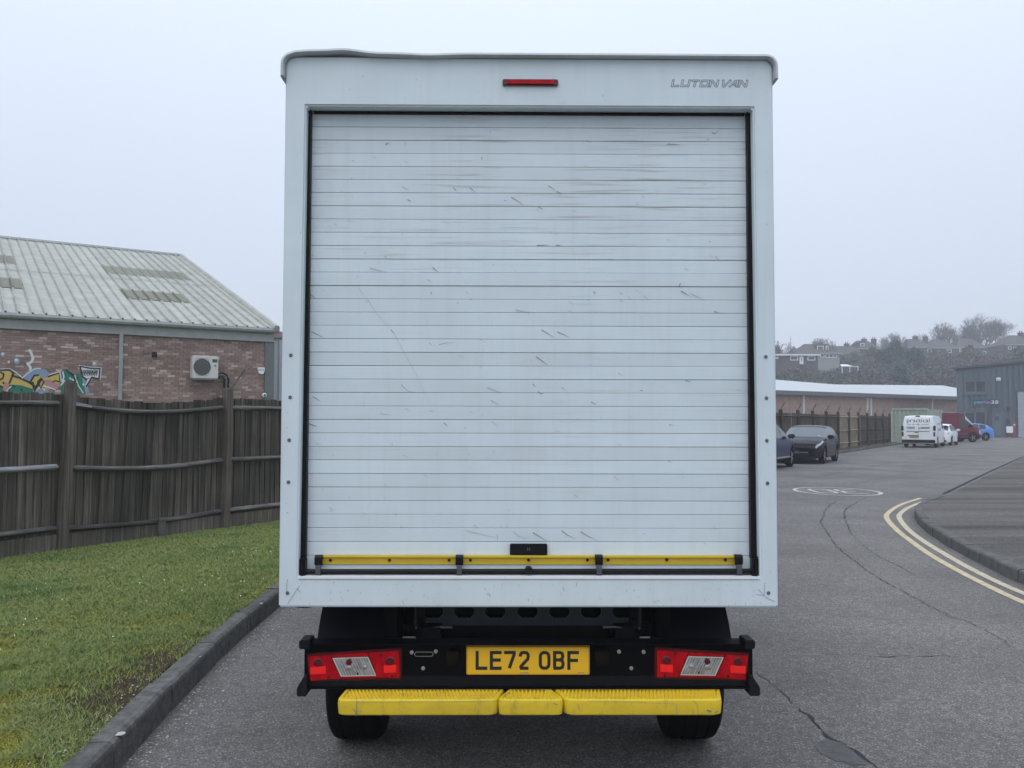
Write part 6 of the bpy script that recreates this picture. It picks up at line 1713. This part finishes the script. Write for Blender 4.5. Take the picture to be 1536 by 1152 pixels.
# white lean-to / conservatory in the shrubs
p = PY(1276, 552, 158)
cs = empty('conservatory', (p.x, 158, hz(p.x, 158)-.3)); tag(cs, 'small white conservatory among the dark shrubs on the slope', 'conservatory')
hh = p.z-(hz(p.x, 158)-.3)
mb = MB()
for x in (-1.6, -.2, 1.3): mb.box((x, 0, hh-.9), (x+.12, .12, hh+.2))
mb.box((-1.7, -.02, hh+.201), (1.5, .14, hh+.34)); mb.build('frame', M['whiteupvc'], cs)
mb = MB(); mb.add([(-1.8,-.1,hh+.36),(.3,-.1,hh+.36),(.0,1.6,hh+.75),(-1.3,1.6,hh+.75),(-1.8,-.1,hh+.3),(.3,-.1,hh+.3)], [(0,1,2,3),(0,4,5,1)]); mb.build('roof', M['whiteupvc'], cs)
mb = MB(); mb.box((-1.5, .05, 0), (1.28, .10, hh+.19)); mb.build('pane', M['houseglass'], cs)

def leafmass(centres, n_leaf, leaf, cols, name, flat=.75):
    """leaf-sized quads spread through the crowns' volumes; one mesh"""
    V_, C_ = [], []
    for (c, r, tint) in centres:
        m = int(n_leaf*r*r)
        d = RNG.normal(size=(m, 3)); d /= np.linalg.norm(d, axis=1)[:, None]
        rad = r*(RNG.random(m)**.33)
        lump = np.array([.72+.5*mnoise.noise((q[0]*2.2+c[0], q[1]*2.2+c[1], q[2]*2.2)) for q in d])
        pos = np.array(c)+d*rad[:, None]*lump[:, None]*np.array([1, 1, flat])
        u = RNG.normal(size=(m, 3)); u /= np.linalg.norm(u, axis=1)[:, None]
        v = np.cross(u, RNG.normal(size=(m, 3))); v /= np.linalg.norm(v, axis=1)[:, None]+1e-6
        s = leaf*(.5+RNG.random(m))[:, None]
        q = np.stack([pos-u*s*.5-v*s*.35, pos+u*s*.5-v*s*.3, pos+u*s*.4+v*s*.4, pos-u*s*.5+v*s*.3], 1)
        V_.append(q.reshape(-1, 3))
        base = np.array(tint)*(.65+.7*RNG.random(m))[:, None]
        C_.append(np.repeat(np.concatenate([base, np.ones((m, 1))], 1), 4, axis=0))
    V_ = np.concatenate(V_).astype(np.float32); C_ = np.concatenate(C_).astype(np.float32); m = len(V_)//4
    me = bpy.data.meshes.new(name); me.vertices.add(m*4); me.vertices.foreach_set('co', V_.ravel())
    me.loops.add(m*4); me.loops.foreach_set('vertex_index', np.arange(m*4, dtype=np.int32)); me.polygons.add(m); me.polygons.foreach_set('loop_start', np.arange(0, m*4, 4, dtype=np.int32))
    me.update(calc_edges=True); ca_ = me.color_attributes.new('tint', 'FLOAT_COLOR', 'POINT'); ca_.data.foreach_set('color', C_.ravel())
    me.materials.append(M['grass']); o = bpy.data.objects.new(name, me); COL.objects.link(o); return o
# scrub and woodland over the slope, reads as one mass
cen = []
for _ in range(560):
    Y = random.uniform(122, 232); px_ = random.uniform(1080, 1640); p = hill_pt(px_, Y)
    if 160 < Y < 196 and px_ < 1262 and random.random() < .85: continue
    if Y > 200 and random.random() < .45: continue
    r_ = random.uniform(1.3, 3.2)
    n_ = mnoise.noise((p.x*.045, Y*.03, 5))
    tint = random.choice([(.095,.080,.076), (.105,.09,.088), (.085,.075,.068)]) if n_ > .05 else random.choice([(.08,.092,.058), (.10,.105,.06), (.07,.088,.065)])
    cen.append(((p.x, p.y, p.z+r_*.5), r_, tint))
for _ in range(160):  # lower skirt of brown scrub behind the warehouse roof
    Y = random.uniform(112, 135); px_ = random.uniform(1080, 1660); p = hill_pt(px_, Y); r_ = random.uniform(1.8, 3.4)
    cen.append(((p.x, p.y, p.z+r_*.6), r_, random.choice([(.10,.085,.088), (.092,.08,.078), (.08,.086,.066)])))
tag(leafmass(cen, 95, .34, None, 'woodland'), 'mixed brown and green scrub covering the misty slope behind the warehouse', 'woodland', kind='stuff')
cen = []
for _ in range(70):  # hedge further left, behind the box van
    x = random.uniform(-40, 40); Y = random.uniform(125, 150); cen.append(((x, Y, hz(x, Y)+1.0), random.uniform(1.5, 2.6), (.085,.088,.065)))
tag(leafmass(cen, 30, .6, None, 'undergrowth'), 'low scrub on the slope behind the box van', 'undergrowth', kind='stuff')

def bare_tree(name, label, base, H, spread, seed, trunk_r=.28, levels=6, group='bare winter trees on the ridge', lean=0, multi=1, twig=.035):
    rs = random.Random(seed); root = empty(name, base); tag(root, label, 'tree', group)
    tr, cr = MB(), MB()
    def grow(p, d, l, r, lv):
        mbk = tr if lv < 2 else cr
        segs = 2 if lv < levels-1 else 1; q = p; dirs = d
        pts = [p]; rad = [r]
        for s in range(segs):
            dirs = (dirs + Vector((rs.gauss(0, .12), rs.gauss(0, .12), rs.gauss(.04, .06)))).normalized(); q = q+dirs*l/segs; pts.append(q); rad.append(max(twig*.7, r*(1-.35*(s+1)/segs)))
        if lv < 3: mbk.tube(pts, rad, 6 if lv < 2 else 4, caps=False)
        else: mbk.tube(pts, rad, 3, caps=False)
        if lv >= levels: return
        nb = rs.choice((2, 3, 3)) if lv > 0 else 4
        for k in range(nb):
            ax = Vector((rs.gauss(0, 1), rs.gauss(0, 1), rs.gauss(.25, .5))).normalized(); nd = (dirs*(1.0 if lv else 1.2)+ax*spread).normalized()
            grow(pts[rs.randint(1, segs)] if k else q, nd, l*rs.uniform(.62, .86), r*.62, lv+1)
    for m_ in range(multi):
        a = rs.random()*6.28; d = Vector((math.cos(a)*.25*(multi > 1)+lean, math.sin(a)*.25*(multi > 1), 1)).normalized()
        grow(Vector((0, 0, 0)) if m_ == 0 else Vector((math.cos(a)*.4, math.sin(a)*.4, 0)), d, H*.27, trunk_r, 0)
    tr.build('trunk', M['bark'], root, smooth=True, recalc=False); cr.build('crown', M['bark'], root, recalc=False)
    zs = [v[2] for v in cr.v]; k = H/max(zs); root.scale = (k, k, k)
    return root
def tree_at(px_, Y, pytop, **kw):
    b = hill_pt(px_, Y); b.z -= .5; H = PY(px_, pytop, Y).z-b.z
    return bare_tree('bare_tree', base=b, H=H, **kw)
tree_at(1472, 240, 466, spread=.72, seed=3, label='tallest bare tree with a broad domed crown on the ridge', trunk_r=.45, levels=8, multi=2, twig=.016)
tree_at(1496, 236, 474, spread=.7, seed=12, label='bare tree joined to the right side of the tallest crown', trunk_r=.4, levels=8, multi=1, twig=.016)
tree_at(1449, 242, 483, spread=.66, seed=15, label='bare tree filling the gap left of the tallest crown', trunk_r=.35, levels=7, multi=2, twig=.018)
tree_at(1420, 238, 480, spread=.62, seed=8, label='upright bare tree above the wide hipped house', trunk_r=.38, levels=7, multi=2, twig=.018)
tree_at(1400, 244, 492, spread=.6, seed=23, label='slighter bare tree left of the upright one', trunk_r=.3, levels=6, multi=2, twig=.032)
tree_at(1383, 246, 499, spread=.8, seed=31, label='small spreading bare tree behind the pale bay window house', trunk_r=.25, levels=6, twig=.032)
tree_at(1336, 225, 498, spread=.7, seed=41, label='bushy bare tree rising over the dark evergreens', trunk_r=.25, levels=6, multi=2, twig=.032)
tree_at(1352, 228, 500, spread=.7, seed=44, label='second bushy bare tree over the dark evergreens', trunk_r=.25, levels=6, multi=2, twig=.032)
tree_at(1238, 205, 506, spread=.8, seed=51, label='round bare tree behind the dormer house', trunk_r=.25, levels=6, multi=2, twig=.032)
tree_at(1168, 178, 511, spread=.75, seed=61, label='bare tree at the edge of the box van behind the bungalow', trunk_r=.22, levels=6, multi=2, twig=.045)
tree_at(1512, 226, 498, spread=.6, seed=71, label='thin bare tree beside the house with one square chimney', trunk_r=.2, levels=6, multi=1, twig=.032)
# dark evergreens in the middle of the slope
def evergreen(label, px_, Y, pytop, wpx, tint, seed, name='evergreen_tree'):
    global RNG
    b = hill_pt(px_, Y); b.z -= .3; top = PY(px_, pytop, Y).z; H = top-b.z; rw = wpx/2*Y/FPX
    root = empty(name, b); tag(root, label, 'tree', 'dark evergreens on the slope')
    mb = MB(); mb.tube([(0, 0, 0), (0, 0, H*.7)], [.3, .1], 6); mb.build('trunk', M['bark'], root)
    rs = random.Random(seed); cen = []
    for k in range(16):
        t = rs.random(); a = rs.random()*6.28; rr_ = rw*(1-.55*t)*rs.uniform(.2, .75); cen.append(((math.cos(a)*rr_, math.sin(a)*rr_, H*(.15+.72*t)), rw*rs.uniform(.35, .55), tuple(c*rs.uniform(.8, 1.25) for c in tint)))
    cen.append(((0, 0, H*.86), rw*.4, tint))
    o = leafmass(cen, 240, .32, None, 'crown', .95); o.parent = root
evergreen('tallest dark evergreen in the middle of the slope', 1345, 176, 509, 44, (.048,.085,.076), 1)
evergreen('broad blue-green evergreen left of the tallest one', 1325, 166, 523, 38, (.050,.088,.074), 2)
evergreen('blue-green evergreen right of the tallest one', 1372, 168, 521, 42, (.048,.085,.08), 3)
evergreen('low dark evergreen just above the warehouse roof', 1352, 140, 545, 40, (.046,.08,.076), 4)
evergreen('olive bushy tree in front of the hillside houses', 1455, 190, 517, 36, (.105,.11,.065), 5)
evergreen('olive rounded tree below the half-hipped house', 1310, 190, 519, 30, (.09,.094,.06), 6)
evergreen('olive bush near the end of the ridge', 1527, 170, 519, 34, (.10,.105,.065), 7)
# faint mast by the bungalow
p = hill_pt(1187, 200); ms = empty('mast', p); tag(ms, 'thin pole standing behind the flat-roofed bungalow', 'mast')
hm = PY(1187, 505, 200).z-p.z; mb = MB(); mb.tube([(0, 0, 0), (0, 0, hm)], .05, 6); mb.build('pole', M['gutter'], ms); mb = MB(); mb.box((-.4, -.03, hm-.6), (.4, .03, hm-.54)); mb.build('aerial', M['gutter'], ms)

# ------------------------------------------------------------------ the mist itself
mb = MB(); mb.box((-640, -640, -1.05), (640, 640, 46))
hm_ = bpy.data.materials.new('mist'); hm_.use_nodes = True; nt = hm_.node_tree; nt.nodes.clear()
o_ = nt.nodes.new('ShaderNodeOutputMaterial'); v_ = nt.nodes.new('ShaderNodeVolumePrincipled')
v_.inputs['Color'].default_value = (.93, .95, 1.0, 1); v_.inputs['Density'].default_value = .0013; v_.inputs['Anisotropy'].default_value = 0.0
nt.links.new(v_.outputs[0], o_.inputs['Volume'])
hz_o = mb.build('haze', hm_); tag(hz_o, kind='stuff')
